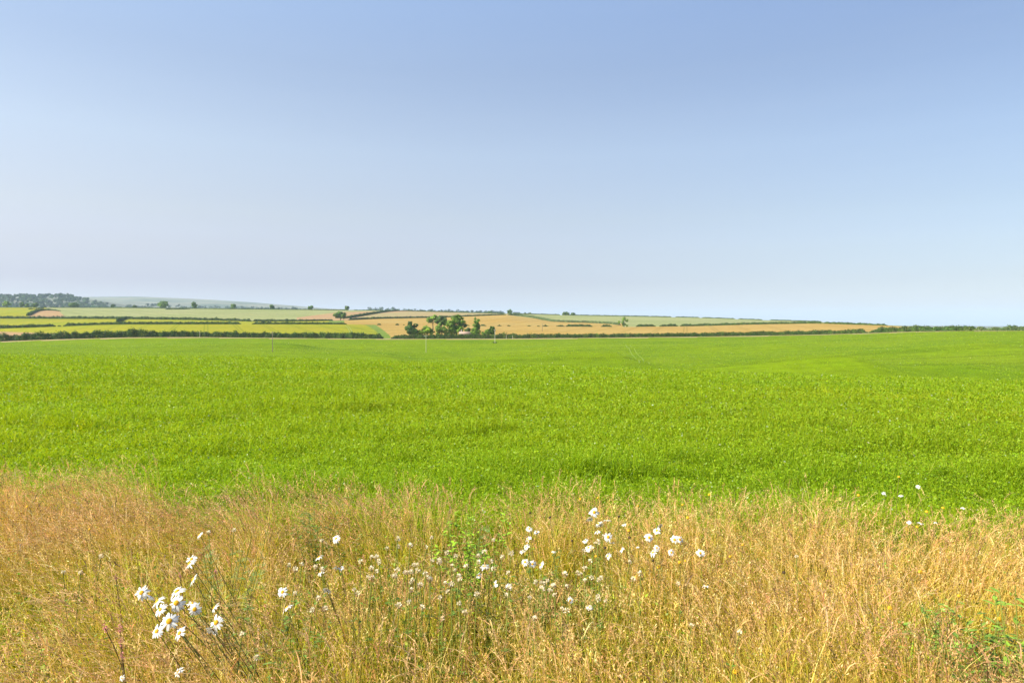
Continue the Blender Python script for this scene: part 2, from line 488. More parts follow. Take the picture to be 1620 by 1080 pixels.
for i, (nm, mt) in enumerate([('meadow_ground', M_soil), ('crop_field', M_green), ('barley_field', M_yellow), ('wheat_field', M_wheat), ('ripe_wheat_field', M_salmon),
                              ('young_barley_field', M_pale), ('grass_bank', M_bank), ('field_verge', M_verge), ('straw_field', M_straw), ('hills', M_hill)]):
    q = QF[fid == i]
    if len(q) == 0: continue
    u, inv = np.unique(q, return_inverse=True)
    o = link(nm, np_mesh(nm, GV[u], inv.reshape(q.shape), None, True), mt)
    tag(o, kind='structure')

# wheelings pressed into the crops by the tractor
def track(name, pts, Y0, Y1, half, w, col):
    mb = MB()
    P = np.array([find(x, y, Y0, Y1)[:2] for x, y in pts])
    t = np.linspace(0, 1, 60); ti = np.linspace(0, 1, len(P))
    P = np.stack([np.interp(t, ti, P[:, 0]), np.interp(t, ti, P[:, 1])], 1)
    k = np.hanning(11); k /= k.sum()
    P = np.stack([np.convolve(np.pad(P[:, i], 5, mode='edge'), k, mode='valid') for i in (0, 1)], 1)
    T = unit(np.gradient(P, axis=0)); Nn = np.stack([-T[:, 1], T[:, 0]], 1)
    for s in (-half, half):
        a, b2 = P + Nn * (s - w / 2), P + Nn * (s + w / 2)
        V = np.vstack([np.c_[a, height(a[:, 0], a[:, 1]) + .09], np.c_[b2, height(b2[:, 0], b2[:, 1]) + .09]])
        n = len(P)
        mb.add(V, [(i, i + 1, n + i + 1, n + i) for i in range(n - 1)], col)
    o = link(name, mb.mesh(name), M_plain)
    return tag(o, kind='structure')

track('tractor_tracks', [(993, 545), (1001, 555), (1012, 568), (1020, 577)], 150, 380, 1.1, .40, (.150, .222, .004))
track('tractor_tracks', [(548, 514.5), (553, 520), (556, 528)], 470, 650, .9, .7, (.20, .24, .02))

# ------------------------------------------------------------------ hedges
def smooth_noise(t, scale, seed, octaves=3):
    r = np.random.default_rng(seed)
    v = np.zeros_like(t)
    for o in range(octaves):
        for _ in range(3):
            v += np.sin(t / scale * 2 * np.pi * (1.9 ** o) * r.uniform(.7, 1.3) + r.uniform(0, 6.28)) * .5 ** o / 3
    return v

HSEED = [100]
def hedgerow(label, path, h, width=2.2, leaf=.42, base=(.062, .115, .014), lumps=.36, gaps=0.0, layers=7.0, name='hedgerow', group=None):
    """A hedge along plan points; h is one height or one per point."""
    HSEED[0] += 1; sd_ = HSEED[0]
    P = np.array(path, float)[:, :2]
    hh_ = np.broadcast_to(np.asarray(h, float), (len(P),))
    seg = np.r_[0, np.cumsum(np.linalg.norm(np.diff(P, axis=0), axis=1))]
    L = seg[-1]
    n = int(L * np.mean(hh_) * layers / (leaf * leaf))
    n = min(n, 90000)
    t = rng.uniform(0, L, n)
    # clumping
    H = np.interp(t, seg, hh_) * (1 + .6 * lumps * (smooth_noise(t, 22, sd_) + .8 * smooth_noise(t, 6, sd_ + 50)))
    ends = np.clip(np.minimum(t, L - t) / 2.5, 0.35, 1)
    H = np.maximum(H * ends, .5)
    if gaps:
        keep = smooth_noise(t, 30, sd_ + 9) > -1.0 + gaps
        t, H = t[keep], H[keep]; n = len(t)
    cxy = np.stack([np.interp(t, seg, P[:, 0]), np.interp(t, seg, P[:, 1])], 1)
    T = np.stack([np.interp(t, seg, np.gradient(P[:, 0], seg)), np.interp(t, seg, np.gradient(P[:, 1], seg))], 1); T = unit(T)
    Nn = np.stack([-T[:, 1], T[:, 0]], 1)
    a = rng.uniform(-.15, np.pi + .15, n)
    r = np.sqrt(rng.uniform(.35, 1, n)) * (1 + .12 * rng.normal(size=n))
    off = np.sign(np.cos(a)) * np.abs(np.cos(a)) ** .7 * r * width / 2 * (.8 + .25 * smooth_noise(t, 9, sd_ + 3))
    z = np.maximum(np.abs(np.sin(a)) ** .8 * r * H, .02)
    X, Y = cxy[:, 0] + Nn[:, 0] * off, cxy[:, 1] + Nn[:, 1] * off
    Pp = np.c_[X, Y, height(X, Y) + z]
    Nrm = np.c_[Nn * np.cos(a)[:, None], np.sin(a)] + rng.normal(0, .55, (n, 3))
    tone = np.exp(.32 * smooth_noise(t, 7, sd_ + 7))[:, None] * np.array([[1, 1, 1]]) * (1 + .12 * smooth_noise(t, 40, sd_ + 11)[:, None] * np.array([[1, 0, -.5]]))
    col = jitter(base, n, .3, .15) * tone
    V, Q, cc = leaf_cards(Pp, Nrm, leaf * rng.uniform(.6, 1.25, n), col)
    # stout stems inside
    mb = MB(); mb.add(V, Q, cc)
    m = max(int(L / 5), 2)
    for tt in np.linspace(1, max(L - 1, 1.1), min(m, 160)):
        x, y = np.interp(tt, seg, P[:, 0]), np.interp(tt, seg, P[:, 1])
        zz = hz(x, y)
        mb.tube([(x, y, zz - .1), (x + rng.normal(0, .1), y, zz + np.interp(tt, seg, hh_) * .55)], [.09, .04], (.06, .045, .03), 4)
    o = link(name, mb.mesh(name), M_leaf)
    return tag(o, label, 'hedge' if name == 'hedgerow' else 'bush', group)

def along(k, x0, x1, off=0.0, n=40):
    x = np.linspace(x0, x1, n)
    Y = cY(k, x) + off
    return np.c_[(x - 810) / F * Y, Y]

def seen(pts, Y0, Y1):
    return np.array([find(x, y, Y0, Y1)[:2] for x, y in pts])

# the long hedge across the foot of the green field
G1 = 'hedges along the foot of the green field'
hedgerow('long bushy dark hedge between the green field and the yellow barley', along(HEDGE, -90, 606, 1.0, 90),
         np.interp(np.linspace(-90, 606, 90), [-90, 0, 60, 180, 195, 235, 260, 282, 300, 370, 440, 500, 540, 606], [3.8, 3.8, 4.0, 3.9, 4.6, 4.3, 3.2, 4.0, 3.2, 3.3, 3.0, 3.4, 3.6, 3.2]), 2.8, .40, lumps=.30, group=G1)
hedgerow('long low clipped hedge below the farmhouse and the wheat, ending in the rising ground', along(HEDGE, 619, 1372, 1.0, 90),
         np.interp(np.linspace(619, 1372, 90), [619, 640, 800, 900, 1000, 1100, 1200, 1372], [2.4, 2.8, 2.9, 2.4, 2.3, 2.4, 2.5, 2.3]), 2.2, .36, lumps=.26, group=G1)
hedgerow('round bush standing up out of the low wheat hedge', along(HEDGE, 906, 914, .6, 8), 4.2, 3.4, .40, name='hedge_bush', lumps=.1)
hedgerow('double thick hedge where the wheat narrows to a point at the right', along(HEDGE, 1374, 1546, 2.0, 40), np.linspace(1.9, 2.1, 40), 3.0, .36, group=G1)
hedgerow('lighter green straggly hedge running behind the thick one at the narrow end of the wheat', along(HEDGE, 1384, 1548, 22.0, 40), 2.5, 2.5, .36, base=(.075, .115, .025), lumps=.3)
hedgerow('tall loose pale green scrub along the crest of the green field at the right edge', along(HEDGE, 1540, 1800, .5, 40), np.interp(np.linspace(1540, 1800, 40), [1540, 1570, 1800], [1.5, 2.1, 2.4]), 3.0, .30, base=(.11, .16, .045), lumps=.5)

# hedges further off
hedgerow('short hedge below the left green strip, broken off before a gap', along(FIRST, -90, 88, 0), 2.6, 2.2, .5)
hedgerow('small lone bush in the gap of the middle left hedge', along(FIRST, 92, 96, 0, 6), 2.2, 2.2, .45, name='hedge_bush', lumps=.1)
hedgerow('hedge above the yellow barley, running from the gap to a gateway', along(FIRST, 101, 381, 0, 60), np.interp(np.linspace(101, 381, 60), [101, 112, 125, 381], [2.4, 3.0, 2.2, 2.3]), 2.2, .5)
hedgerow('low hedge above the yellow barley, from the gateway towards the round tree', along(FIRST, 399, 548, 0, 40), np.linspace(2.4, 1.6, 40), 2.0, .5)
hedgerow('long dark hedge under the pale barley field on the left', along(SECOND, -90, 398, 0, 70), 2.9, 2.6, .6)
hedgerow('hedge under the pale barley running on towards the round tree', along(SECOND, 400, 527, 0, 40), np.linspace(2.7, 2.0, 40), 2.4, .6)
hedgerow('short steep hedge linking the two long hedges on the left', seen([(186, 509.5), (192, 506.5), (200, 504)], 640, 860), [4.2, 3.4, 2.4], 3, .55)
hedgerow('curved hedge climbing beside the salmon coloured corner of the barley field', seen([(44, 499.5), (52, 495.5), (60, 492.2), (70, 491), (82, 491), (95, 492)], 860, 1290), [3.4, 3.2, 2.8, 2.5, 2, .9], 3.5, .7)
hedgerow('tiny strip of bushes high in the yellow-green field at the far left', seen([(46, 489.3), (52, 488.8), (70, 487.7)], 1000, 1290), [1.9, 1.0, 1.3], 2.5, .7)
hedgerow('thin skyline hedge along the top of the pale barley under the lone trees', along(SKYLINE, -90, 552, 6, 80), 2.0, 2.4, .8, lumps=.3)
hedgerow('thin skyline hedge right of the small lone tree, towards the blue woods', along(SKYLINE, 560, 668, 6, 30), 1.7, 2.4, .8)
hedgerow('short broken hedge just under the skyline between the lone trees', seen([(262, 489.6), (290, 489.2), (300, 488.7)], 1150, 1299), 1.4, 2, .7)
hedgerow('broad dark hedge curving up from the round tree over the hilltop', seen([(548, 503.5), (565, 501), (582, 498), (600, 495), (615, 492.9), (632, 491.9)], 880, 1295), [2.5, 3.2, 3.2, 2.8, 2.2, 1.8], 3.5, .7)
hedgerow('thin dark hedge along the hilltop above the straw field', np.vstack([along(SKYLINE, 634, 800, -14, 40)]), 1.9, 2.4, .7)
hedgerow('dark hedge between the straw field and the upper wheat', along(SECOND, 552, 800, 0, 60), np.linspace(2.6, 1.9, 60), 2.6, .65)
hedgerow('broad green weedy hedge curving down the edge of the pale barley to the loose tree', seen([(804, 498.3), (822, 499.6), (842, 502.6), (860, 506.3), (876, 508.8), (900, 509.8), (930, 510.6), (960, 512), (980, 514)], 800, 1100),
         [2.6, 2.8, 3.0, 3.0, 2.6, 2.5, 2.5, 2.5, 2.3], 4, .6, base=(.12, .17, .05), lumps=.15)
for lab, x0, x1, hgt in [('tuft of bushes on the wheat boundary just right of the small bushes', 858, 867, 1.5), ('low strip of bushes on the boundary between the two wheat fields', 880, 893, 1.4), ('longest clipped hedge piece on the boundary below the weedy curved hedge', 895, 937, 2.2),
                         ('rounded hedge piece nearest the loose tree on its left', 951, 968, 1.9), ('dense hedge piece just right of the loose tree', 1006, 1037, 2.3), ('dense hedge piece second from the loose tree on its right', 1043, 1072, 2.4)]:
    hedgerow(lab, along(FIRST, x0, x1, 0, 12), hgt, 2.2, .45, group='hedge pieces on the wheat boundary')
hedgerow('long ragged hedge between the pale barley and the lower wheat at the right', along(FIRST, 1076, 1300, 0, 50), np.linspace(2.3, 1.8, 50), 2.2, .48, lumps=.35)
hedgerow('dark hedge closing the top of the lower wheat down to its narrow end', along(FIRST, 1303, 1402, 0, 30), np.linspace(1.9, 1.3, 30), 2.4, .48)
for lab, x0, x1 in [('skyline hedge left of the twin tree clump on the ridge', 803, 886), ('longest skyline hedge on the ridge right of the twin tree clump', 889, 1062), ('skyline hedge piece right of the first break in the ridge line', 1068, 1106),
                    ('skyline hedge piece between two breaks on the falling ridge', 1110, 1163), ('lower skyline hedge piece, thin and ragged, on the falling ridge', 1168, 1206), ('last skyline hedge running down the ridge to the narrow end of the wheat', 1218, 1300)]:
    hedgerow(lab, along(SKYLINE, x0, x1, 4, 24), 1.8, 2.2, .75, lumps=.35, group='hedges on the right skyline')

# small bushes on the field boundaries
G2 = 'bushes on the wheat boundary'
for lab, x, w, hp in [('olive bush at the top of the green bank', 600, 5, 4), ('round dark bush on the wheat boundary right of the green bank', 628.5, 5.5, 4.5), ('tiny dark bush beside the round one on the wheat boundary', 639, 2.5, 2.4), ('long flat bush on the wheat boundary just right of the big farm tree', 738, 10, 2.2),
                      ('flat bush on the wheat boundary right of the ivy covered tree', 764, 10, 2.4), ('dark bush on the wheat boundary, left one of a pair', 790, 6, 2.6), ('dark bush on the wheat boundary, right one of a pair', 805, 5, 2.8), ('small dark bush alone in the middle of the wheat boundary', 837, 5, 2.0), ('small dark bush last before the hedge tuft on the wheat boundary', 852, 4, 2.0)]:
    Y = float(cY(FIRST, x)); c = along(FIRST, x - w / 2, x + w / 2, 0, 6)
    hedgerow(lab, c, hp * Y / F, max(2.0, .5 * w * Y / F), .42, name='bush', lumps=.15, group=G2)

# ------------------------------------------------------------------ trees
def tree(name, label, x, Y, ybase, ytop, lobes, leaf=.5, base=(.06, .10, .022), trunk_to=.45, trunk_r=None, group=None, n_leaf=None, cat='tree', spars=0.0):
    """lobes: (column, row, half width, half height) of the crown masses in the photo, laid out in depth about the trunk."""
    g = on_ground(x, Y)
    px = Y / F
    S = lambda xx, yy: np.array([(xx - x) * px, 0.0, (ybase - yy) * px])
    root = empty(name, g); tag(root, label, cat, group)
    top = (ybase - ytop) * px
    mb = MB()
    rt = trunk_r or max(.036 * top, .12)
    cen = np.array([S(l[0], l[1]) for l in lobes]); hw = np.array([(l[2] * px, l[3] * px) for l in lobes])
    mid = cen.mean(0)
    tk = np.array([mid[0] * .3, 0, trunk_to * top])
    mb.tube([(0, 0, -.3), (0, 0, top * .12), tk * np.array([.6, 1, .75]), tk], [rt * 1.35, rt, rt * .75, rt * .55], (.10, .075, .05), 7)
    P, N, Sx = [], [], []
    tot = (hw[:, 0] * hw[:, 1]).sum()
    for i, (c, (a, b_)) in enumerate(zip(cen, hw)):
        c = c + np.array([0, rng.uniform(-.5, .5) * a, 0])
        m = .5 * (tk + c) + np.array([0, 0, .1 * b_])
        mb.tube([tk, m, c], [rt * .5, rt * .3, rt * .12], (.10, .075, .05), 5)
        n = int((1.5 * (n_leaf or 2600)) * a * b_ / tot)
        # sub clumps give the uneven outline
        kk = max(6, int(11 + 14 * a * b_ / tot))
        d = unit(rng.normal(size=(kk, 3)))
        rad_ = rng.uniform(.45, .85, (kk, 1))
        cc = d * rad_ * np.array([a, a * .9, b_]); rs = rng.uniform(.30, .54, kk) * np.sqrt(a * b_)
        w = rs ** 2; which = rng.choice(kk, n, p=w / w.sum())
        dl = unit(rng.normal(size=(n, 3)) + np.array([0, 0, .25]))
        rr_ = rng.uniform(.55, 1.0, (n, 1)) ** .6
        P.append(c + cc[which] + dl * rr_ * rs[which][:, None] * np.array([1, 1, .85])); N.append(dl + d[which] * .5 + rng.normal(0, .35, (n, 3)))
        Sx.append(np.exp(rng.normal(0, .30, kk))[which])
    P, N, Sx = np.vstack(P), np.vstack(N), np.concatenate(Sx)
    if spars: 
        keep = rng.random(len(P)) > spars; P, N, Sx = P[keep], N[keep], Sx[keep]
    lo = P[:, 2] < .05; P[lo, 2] = rng.uniform(.05, .6, lo.sum())
    V, Q, col = leaf_cards(P, N, leaf * rng.uniform(.6, 1.2, len(P)), jitter(np.array(base) * np.array([1.75, 1.95, .7]), len(P), .28, .13) * Sx[:, None])
    link('trunk', mb.mesh('trunk', True), M_bark, root)
    link('crown', np_mesh('crown', V, Q, col), M_leaf, root)
    return root

def blob(x, yb, yt, w, seed, k=5):
    """Crown masses of a broad free-standing tree."""
    r = np.random.default_rng(seed)
    h = yb - yt
    L = [(x, yt + h * .42, w * .36, h * .40)]
    for i in range(k):
        a = i / k * 2 * np.pi + r.uniform(-.3, .3)
        L.append((x + np.cos(a) * w * .28, yt + h * .47 - np.sin(a) * h * .20, w * r.uniform(.17, .25), h * r.uniform(.20, .28)))
    return L

G3 = 'lone trees on the left skyline hedge'
for i, (lab, x, yt, w, bs) in enumerate([
    ('broad domed tree on the skyline, widest of the lone hedge trees', 258.5, 475.5, 20, (.075, .115, .04)), ('tall oval tree on the skyline right of the broad domed one', 308, 477.3, 10, (.055, .09, .035)), ('small round tree third along the skyline from the broad domed one', 369, 479.4, 10, (.06, .095, .035)),
    ('small round tree fourth along the skyline from the broad domed one', 431, 481.3, 9, (.055, .09, .035)), ('small round tree fifth along the skyline from the broad domed one', 491.6, 482.6, 9, (.06, .10, .04)), ('last small pointed tree on the skyline hedge above the round field tree', 549, 483, 8, (.06, .09, .04))]):
    Y = 1312.0
    yb = float(row_of(Y, hz((x - 810) / F * Y, Y)))
    tree('hedge_tree', lab, x, Y, yb, yt, blob(x, yb, yt, w, i), .95, bs, .4, n_leaf=1300, group=G3)
G4 = 'trees standing in front of the hazy woodland'
for i, (lab, x, yt, w, bs) in enumerate([
    ('pale green round tree in front of the woodland at the far left', 12, 475, 13, (.11, .16, .05)), ('bluish small tree right of the pale round one before the woodland', 35, 477, 8, (.05, .085, .04)), ('dull green low tree beside the dark tree before the woodland', 43.5, 480, 8.5, (.06, .09, .035)),
    ('darkest round tree in front of the woodland', 56, 478, 10.5, (.035, .06, .022)), ('wide low dark clump tree in front of the middle of the woodland', 117, 477.5, 19, (.045, .075, .03)), ('little dark tree where the woodland thins out', 179, 480.5, 6, (.035, .06, .025)), ('flat dark tree right of the woodland end', 214, 482.5, 9, (.04, .065, .03))]):
    Y = 1320.0
    yb = float(row_of(Y, hz((x - 810) / F * Y, Y)))
    tree('field_tree', lab, x, Y, yb, yt, blob(x, yb, yt, w, i + 20), .95, bs, .35, n_leaf=1100, group=G4)

Yr = 905.0
gr = on_ground(538.5, Yr); yb = float(row_of(Yr, gr[2]))
tree('round_tree', 'large round dark tree where the left hedges meet the wheat', 538.7, Yr, yb, 491.5, blob(538.7, yb + .5, 491.5, 21, 41, 6), .75, (.05, .085, .022), .35, n_leaf=3200)
for lab, x, yt, w, Y, bs in [('dark domed tree at the left end of the right ridge', 806.5, 489, 10, 1340, (.05, .085, .035)), ('small low tree on the ridge left of the domed tree', 775, 491.6, 8, 1345, (.05, .085, .04)),
                             ('wider half of the twin tree clump on the ridge', 895, 493.2, 14, 1330, (.045, .075, .035)), ('narrower half of the twin tree clump on the ridge', 906.5, 494.4, 9, 1332, (.045, .075, .035)), ('tiny pale tree far behind the ridge right of the domed tree', 838, 492.8, 6, 1500, (.06, .085, .05))]:
    yb = float(row_of(Y, hz((x - 810) / F * Y, Y)))
    tree('ridge_tree', lab, x, Y, yb, yt, blob(x, yb, yt, w, int(x)), .95, bs, .35, n_leaf=900)
Y = 715.0
yb = float(row_of(Y, on_ground(987, Y)[2]))
tree('loose_tree', 'loose airy tree with separate leaf clumps standing alone in the gap of the barley hedge', 987, Y, yb, 502, [(987, 505, 3.6, 3.2), (991.5, 507, 2.8, 2.6), (984.5, 509.5, 2.6, 2.6), (979.5, 509, 1.8, 2.8), (987, 513, 3.2, 3.0), (991.5, 515, 2.4, 1.8)], .5, (.10, .15, .05), .55, n_leaf=1500, trunk_r=.3)

# the farm trees behind the near hedge
def farm(label, x, Y, yt, lobes, base, **k):
    yb = float(row_of(Y, on_ground(x, Y)[2]))
    lobes = [(a, b_, c * 1.12, d * 1.10) for a, b_, c, d in lobes]
    return tree(k.pop('name', 'farm_tree'), label, x, Y, yb, yt, lobes, k.pop('leaf', .36), base, k.pop('trunk_to', .4), **k)
farm('dark blue-green spiky tree at the left end of the farm trees', 651, 452, 508, [(650, 524, 9.5, 6.5), (649, 517, 7.5, 5.5), (648.5, 511.5, 3.5, 4), (657, 515, 3.5, 3.5), (660.5, 514, 2.2, 1.6), (655, 523, 6, 5)], (.030, .055, .024), n_leaf=3600)
farm('bright green low bushy tree between the dark tree and the big one', 672, 455, 515, [(675, 522.5, 8, 7), (666, 525.5, 6.5, 4.5), (682, 525, 5, 5), (659, 528, 4, 3), (673, 517.5, 4, 2.6)], (.11, .16, .03), n_leaf=3400)
farm('tree on tall bare stems behind the bright bush', 685, 600, 499, [(681, 505, 5.5, 4.6), (687.5, 502.5, 5, 3.8), (678, 508, 3.4, 2.4), (691, 506, 4.2, 4)], (.085, .13, .035), n_leaf=2600, trunk_to=.42, leaf=.5)
farm('dark crowned tree half behind the big farm tree', 698, 590, 499.8, [(697, 504.5, 6.5, 4.8), (702, 507.5, 5.5, 5), (692, 508, 5, 4), (705, 511, 3.5, 4)], (.04, .07, .026), n_leaf=2800, leaf=.5)
farm('drooping mid green tree left of the big farm tree', 699, 458, 508.5, [(699, 513, 6, 4.5), (696, 519, 6.5, 5.5), (702, 522, 6.5, 6), (693, 525, 4.5, 4.5), (707, 526, 5, 4)], (.08, .12, .04), n_leaf=3600)
farm('biggest broad leafy tree of the farm group', 722, 466, 497.5, [(719, 505, 8.5, 6.5), (728, 507, 7.5, 6.5), (713, 513, 7.5, 7), (723, 515, 10, 8), (733, 513, 5.5, 6), (716, 523, 8, 6.5), (727, 523, 7.5, 6.5), (724, 500.5, 5, 3)], (.075, .12, .024), n_leaf=9000)
farm('tall ragged tree wrapped in ivy right of the farmhouse', 752.5, 452, 501.5, [(753, 524, 7.5, 5.5), (753.5, 516, 5.2, 6.5), (754, 509.5, 3.2, 4.5), (757.5, 506, 3.2, 1.6), (752, 504.5, 2.2, 1.4), (751.5, 502.2, 1.0, .9), (747, 526, 4, 3.6)], (.07, .115, .022), n_leaf=4200, trunk_to=.7)
farm('slim dark sided tree by the pale pole at the right end of the farm', 779, 450, 515, [(778.5, 520, 3.8, 4.6), (779.5, 525, 4.5, 4.5)], (.045, .08, .02), n_leaf=2000)
farm('low green bush between the ivy tree and the slim tree', 771, 450, 521.5, [(771, 525.5, 5, 4), (765, 527.5, 4, 2.6)], (.07, .115, .025), n_leaf=1400, name='farm_bush', cat='bush')
farm('small dark bushy tree right behind the farmhouse roof', 741, 500, 518.5, [(741, 522, 4.2, 3.2), (737, 523, 2.5, 2.5)], (.035, .06, .02), n_leaf=1200, name='farm_bush', cat='bush')

# ------------------------------------------------------------------ farmhouse behind the hedge
def farmhouse():
    Y = 453.0
    g = on_ground(736, Y); px = Y / F
    yb = float(row_of(Y, g[2]))
    root = empty('farmhouse', g); tag(root, 'small pinkish roofed farmhouse with a pale chimney half hidden behind the long low hedge', 'house')
    w, d = 7.6, 5.0
    e = (yb - 527.6) * px; r_ = (yb - 524.6) * px
    mb = MB(); st = (.30, .25, .19)
    V = [(-w / 2, -d / 2, -.3), (w / 2, -d / 2, -.3), (w / 2, d / 2, -.3), (-w / 2, d / 2, -.3), (-w / 2, -d / 2, e), (w / 2, -d / 2, e), (w / 2, d / 2, e), (-w / 2, d / 2, e), (-w / 2, 0, r_ - .08), (w / 2, 0, r_ - .08)]
    mb.add(V, [(0, 1, 5, 4), (2, 3, 7, 6), (1, 2, 6, 5), (3, 0, 4, 7), (5, 6, 9, 9), (7, 4, 8, 8)], st)
    link('wall', mb.mesh('wall'), M_plain, root)
    mb = MB()
    for s in (-1, 1):
        V = [(-w / 2 - .25, s * (d / 2 + .3), e - .12), (w / 2 + .25, s * (d / 2 + .3), e - .12), (w / 2 + .25, 0, r_), (-w / 2 - .25, 0, r_)]
        V = V + [(a, b, c + .14) for a, b, c in V]
        f = [(0, 1, 2, 3), (4, 5, 6, 7), (0, 1, 5, 4), (1, 2, 6, 5), (3, 0, 4, 7)]
        mb.add(V, f, (.33, .235, .18))
    rf = link('roof', mb.mesh('roof'), M_plain, root)
    mb = MB(); mb.box((-2.9, -.35, r_ - .5), (-2.2, .35, r_ + 1.1), (.45, .38, .32)); mb.box((-3.0, -.45, r_ + 1.1), (-2.1, .45, r_ + 1.25), (.55, .46, .40))
    for q in (-2.72, -2.38):
        mb.tube([(q, 0, r_ + 1.2), (q, 0, r_ + 1.6)], .11, (.45, .25, .16), 8)
    link('chimney', mb.mesh('chimney'), M_plain, rf)
    for q in (-2.3, 0.0, 2.3):
        mb = MB(); mb.box((q - .5, -d / 2 - .06, e - 1.7), (q + .5, -d / 2 - .01, e - .5), (.75, .73, .70))
        fr = link('window', mb.mesh('window'), M_plain, root)
        mb = MB()
        for u0, u1 in ((q - .43, q - .03), (q + .03, q + .43)):
            mb.box((u0, -d / 2 - .075, e - 1.62), (u1, -d / 2 - .063, e - .58), (.03, .035, .04))
        link('pane', mb.mesh('pane'), M_plain, fr)
farmhouse()

# ------------------------------------------------------------------ poles and posts
def pole(label, x, ybase, Y, ytop, col, arm=True):
    g = on_ground(x, Y); h = (ybase - ytop) * Y / F
    root = empty('utility_pole', g); tag(root, label, 'utility pole', 'wooden poles carrying a line across the fields')
    mb = MB(); mb.tube([(0, 0, -.6), (0, 0, h * .5), (0, 0, h)], [.15, .125, .10], col, 10)
    link('post', mb.mesh('post', True), M_plain, root)
    if arm:
        mb = MB(); mb.box((-.75, -.19, h - .50), (.75, -.125, h - .38), col)
        am = link('crossarm', mb.mesh('crossarm'), M_plain, root)
        for q in (-.62, 0, .62):
            mb = MB(); mb.tube([(q, -.155, h - .385), (q, -.155, h - .30), (q, -.155, h - .20)], [.05, .07, .04], (.5, .48, .45), 8)
            link('insulator', mb.mesh('insulator', True), M_plain, am)
pole('tall grey-brown pole in the green field, nearest the left hedge', 431, 557, 275, 524.8, (.20, .17, .12))
pole('pale thin pole in the dip of the green field, middle one of three', 674, 567.5, 300, 539.8, (.36, .37, .20))
pole('pale pole at the far edge of the green field by the farm', 783, 542.7, 394, 520.8, (.46, .42, .33))
pole('thin dark pole beyond the hedge in the lower wheat', 858, 530, 560, 517.5, (.16, .12, .08))
g_ = on_ground(783, 393)
tag(hedgerow('small dark tuft around the foot of the pale pole by the farm', [(g_[0] - 1.3, 394.6), (g_[0] + 1.2, 394.6)], .7, 1.4, .2, base=(.05, .085, .02), name='weed_tuft', lumps=.1), cat='weed')
for lab, x, yb_, yt_ in [('pale slender fence post against the dark left hedge', 316, 533, 523.5), ('pale fence post in the hedge right of the farm, left one of two', 801, 536, 530), ('pale fence post in the hedge right of the farm, right one of two', 811, 536, 530.6)]:
    Y = float(cY(HEDGE, x)) - 1.2; g = on_ground(x, Y); h = (yb_ - yt_) * Y / F
    mb = MB(); mb.tube([(0, 0, -.4), (0, 0, h - .05), (0, 0, h)], [.11, .10, .05], (.55, .52, .40), 8)
    tag(link('fence_post', mb.mesh('fence_post'), M_plain, None, g), lab, 'fence post', 'pale posts along the hedge')

# ------------------------------------------------------------------ woods far off
def wood(name, label, pts, leaf, base, per=55):
    P, N, Sx = [], [], []
    for x, Y, h, w in pts:
        X = (x - 810) / F * Y; z = hz(X, Y)
        n = per
        d = unit(rng.normal(size=(n, 3)) + np.array([0, -.1, .35]))
        k = 6; kd = unit(rng.normal(size=(k, 3)) + np.array([0, 0, .4])) * np.array([.5, .5, .38]); wh = rng.integers(0, k, n)
        c = np.array([X, Y, z + h * .55])
        P.append(c + (kd[wh] + d * .5 * rng.uniform(.75, 1.05, (n, 1))) * np.array([w * .75, w * .75, h * .62])); N.append(d + rng.normal(0, .35, (n, 3)))
        Sx.append(np.full(n, np.exp(rng.normal(0, .3))) * np.exp(rng.normal(0, .15, k))[wh])
    P, N, Sx = np.vstack(P), np.vstack(N), np.concatenate(Sx)
    g = height(P[:, 0], P[:, 1]); P[:, 2] = np.maximum(P[:, 2], g + .2)
    V, Q, c = leaf_cards(P, N, leaf * rng.uniform(.6, 1.3, len(P)), jitter(np.array(base) * np.array([.85, 1.05, 1.0]), len(P), .2, .1) * Sx[:, None])
    o = link(name, np_mesh(name, V, Q, c), M_leaf)
    return tag(o, label, 'woodland', kind='stuff')
pts = []
for _ in range(1000):
    Y = rng.uniform(2200, 2830); x = rng.uniform(-190, 218)
    t = (Y - 2200) / 630
    lim = 200 - 95 * t + rng.normal(0, 9)
    if x > lim: continue
    if 0 < x < 60 and .25 < t < .38: continue
    pts.append((x, Y, rng.uniform(9, 16) * np.interp(x, [110, 200], [1, .6]), rng.uniform(8, 14)))
wood('woodland', 'hazy blue-green woodland covering the rise at the left horizon', pts, 2.1, (.06, .09, .035), 130)
pts = []
for x0, x1, Y, n, h in [(200, 486, 2450, 110, 11), (230, 470, 3000, 70, 12), (505, 545, 2500, 12, 9), (580, 625, 2760, 22, 14), (625, 800, 2780, 60, 9), (800, 832, 2780, 10, 8), (330, 480, 3300, 30, 9)]:
    for _ in range(n):
        pts.append((rng.uniform(x0, x1), Y + rng.uniform(-60, 60), h * rng.uniform(.6, 1.4), rng.uniform(9, 15)))
wood('distant_woods', 'thin blue line of far woods and hedges behind the skyline fields', pts, 1.8, (.05, .075, .035), 60)

# ------------------------------------------------------------------ field of green crop: blades and leaflets
def grid_noise(seed, cell, n=256):
    r = np.random.default_rng(seed); T = r.normal(size=(n, n))
    def f(X, Y):
        x = np.asarray(X) / cell[0] + 1000.3; y = np.asarray(Y) / cell[1] + 1000.7
        i, j = np.floor(x).astype(int), np.floor(y).astype(int); u, v = x - i, y - j
        u, v = u * u * (3 - 2 * u), v * v * (3 - 2 * v)
        g = lambda a, b: T[a % n, b % n]
        return (g(i, j) * (1 - u) + g(i + 1, j) * u) * (1 - v) + (g(i, j + 1) * (1 - u) + g(i + 1, j + 1) * u) * v
    return f

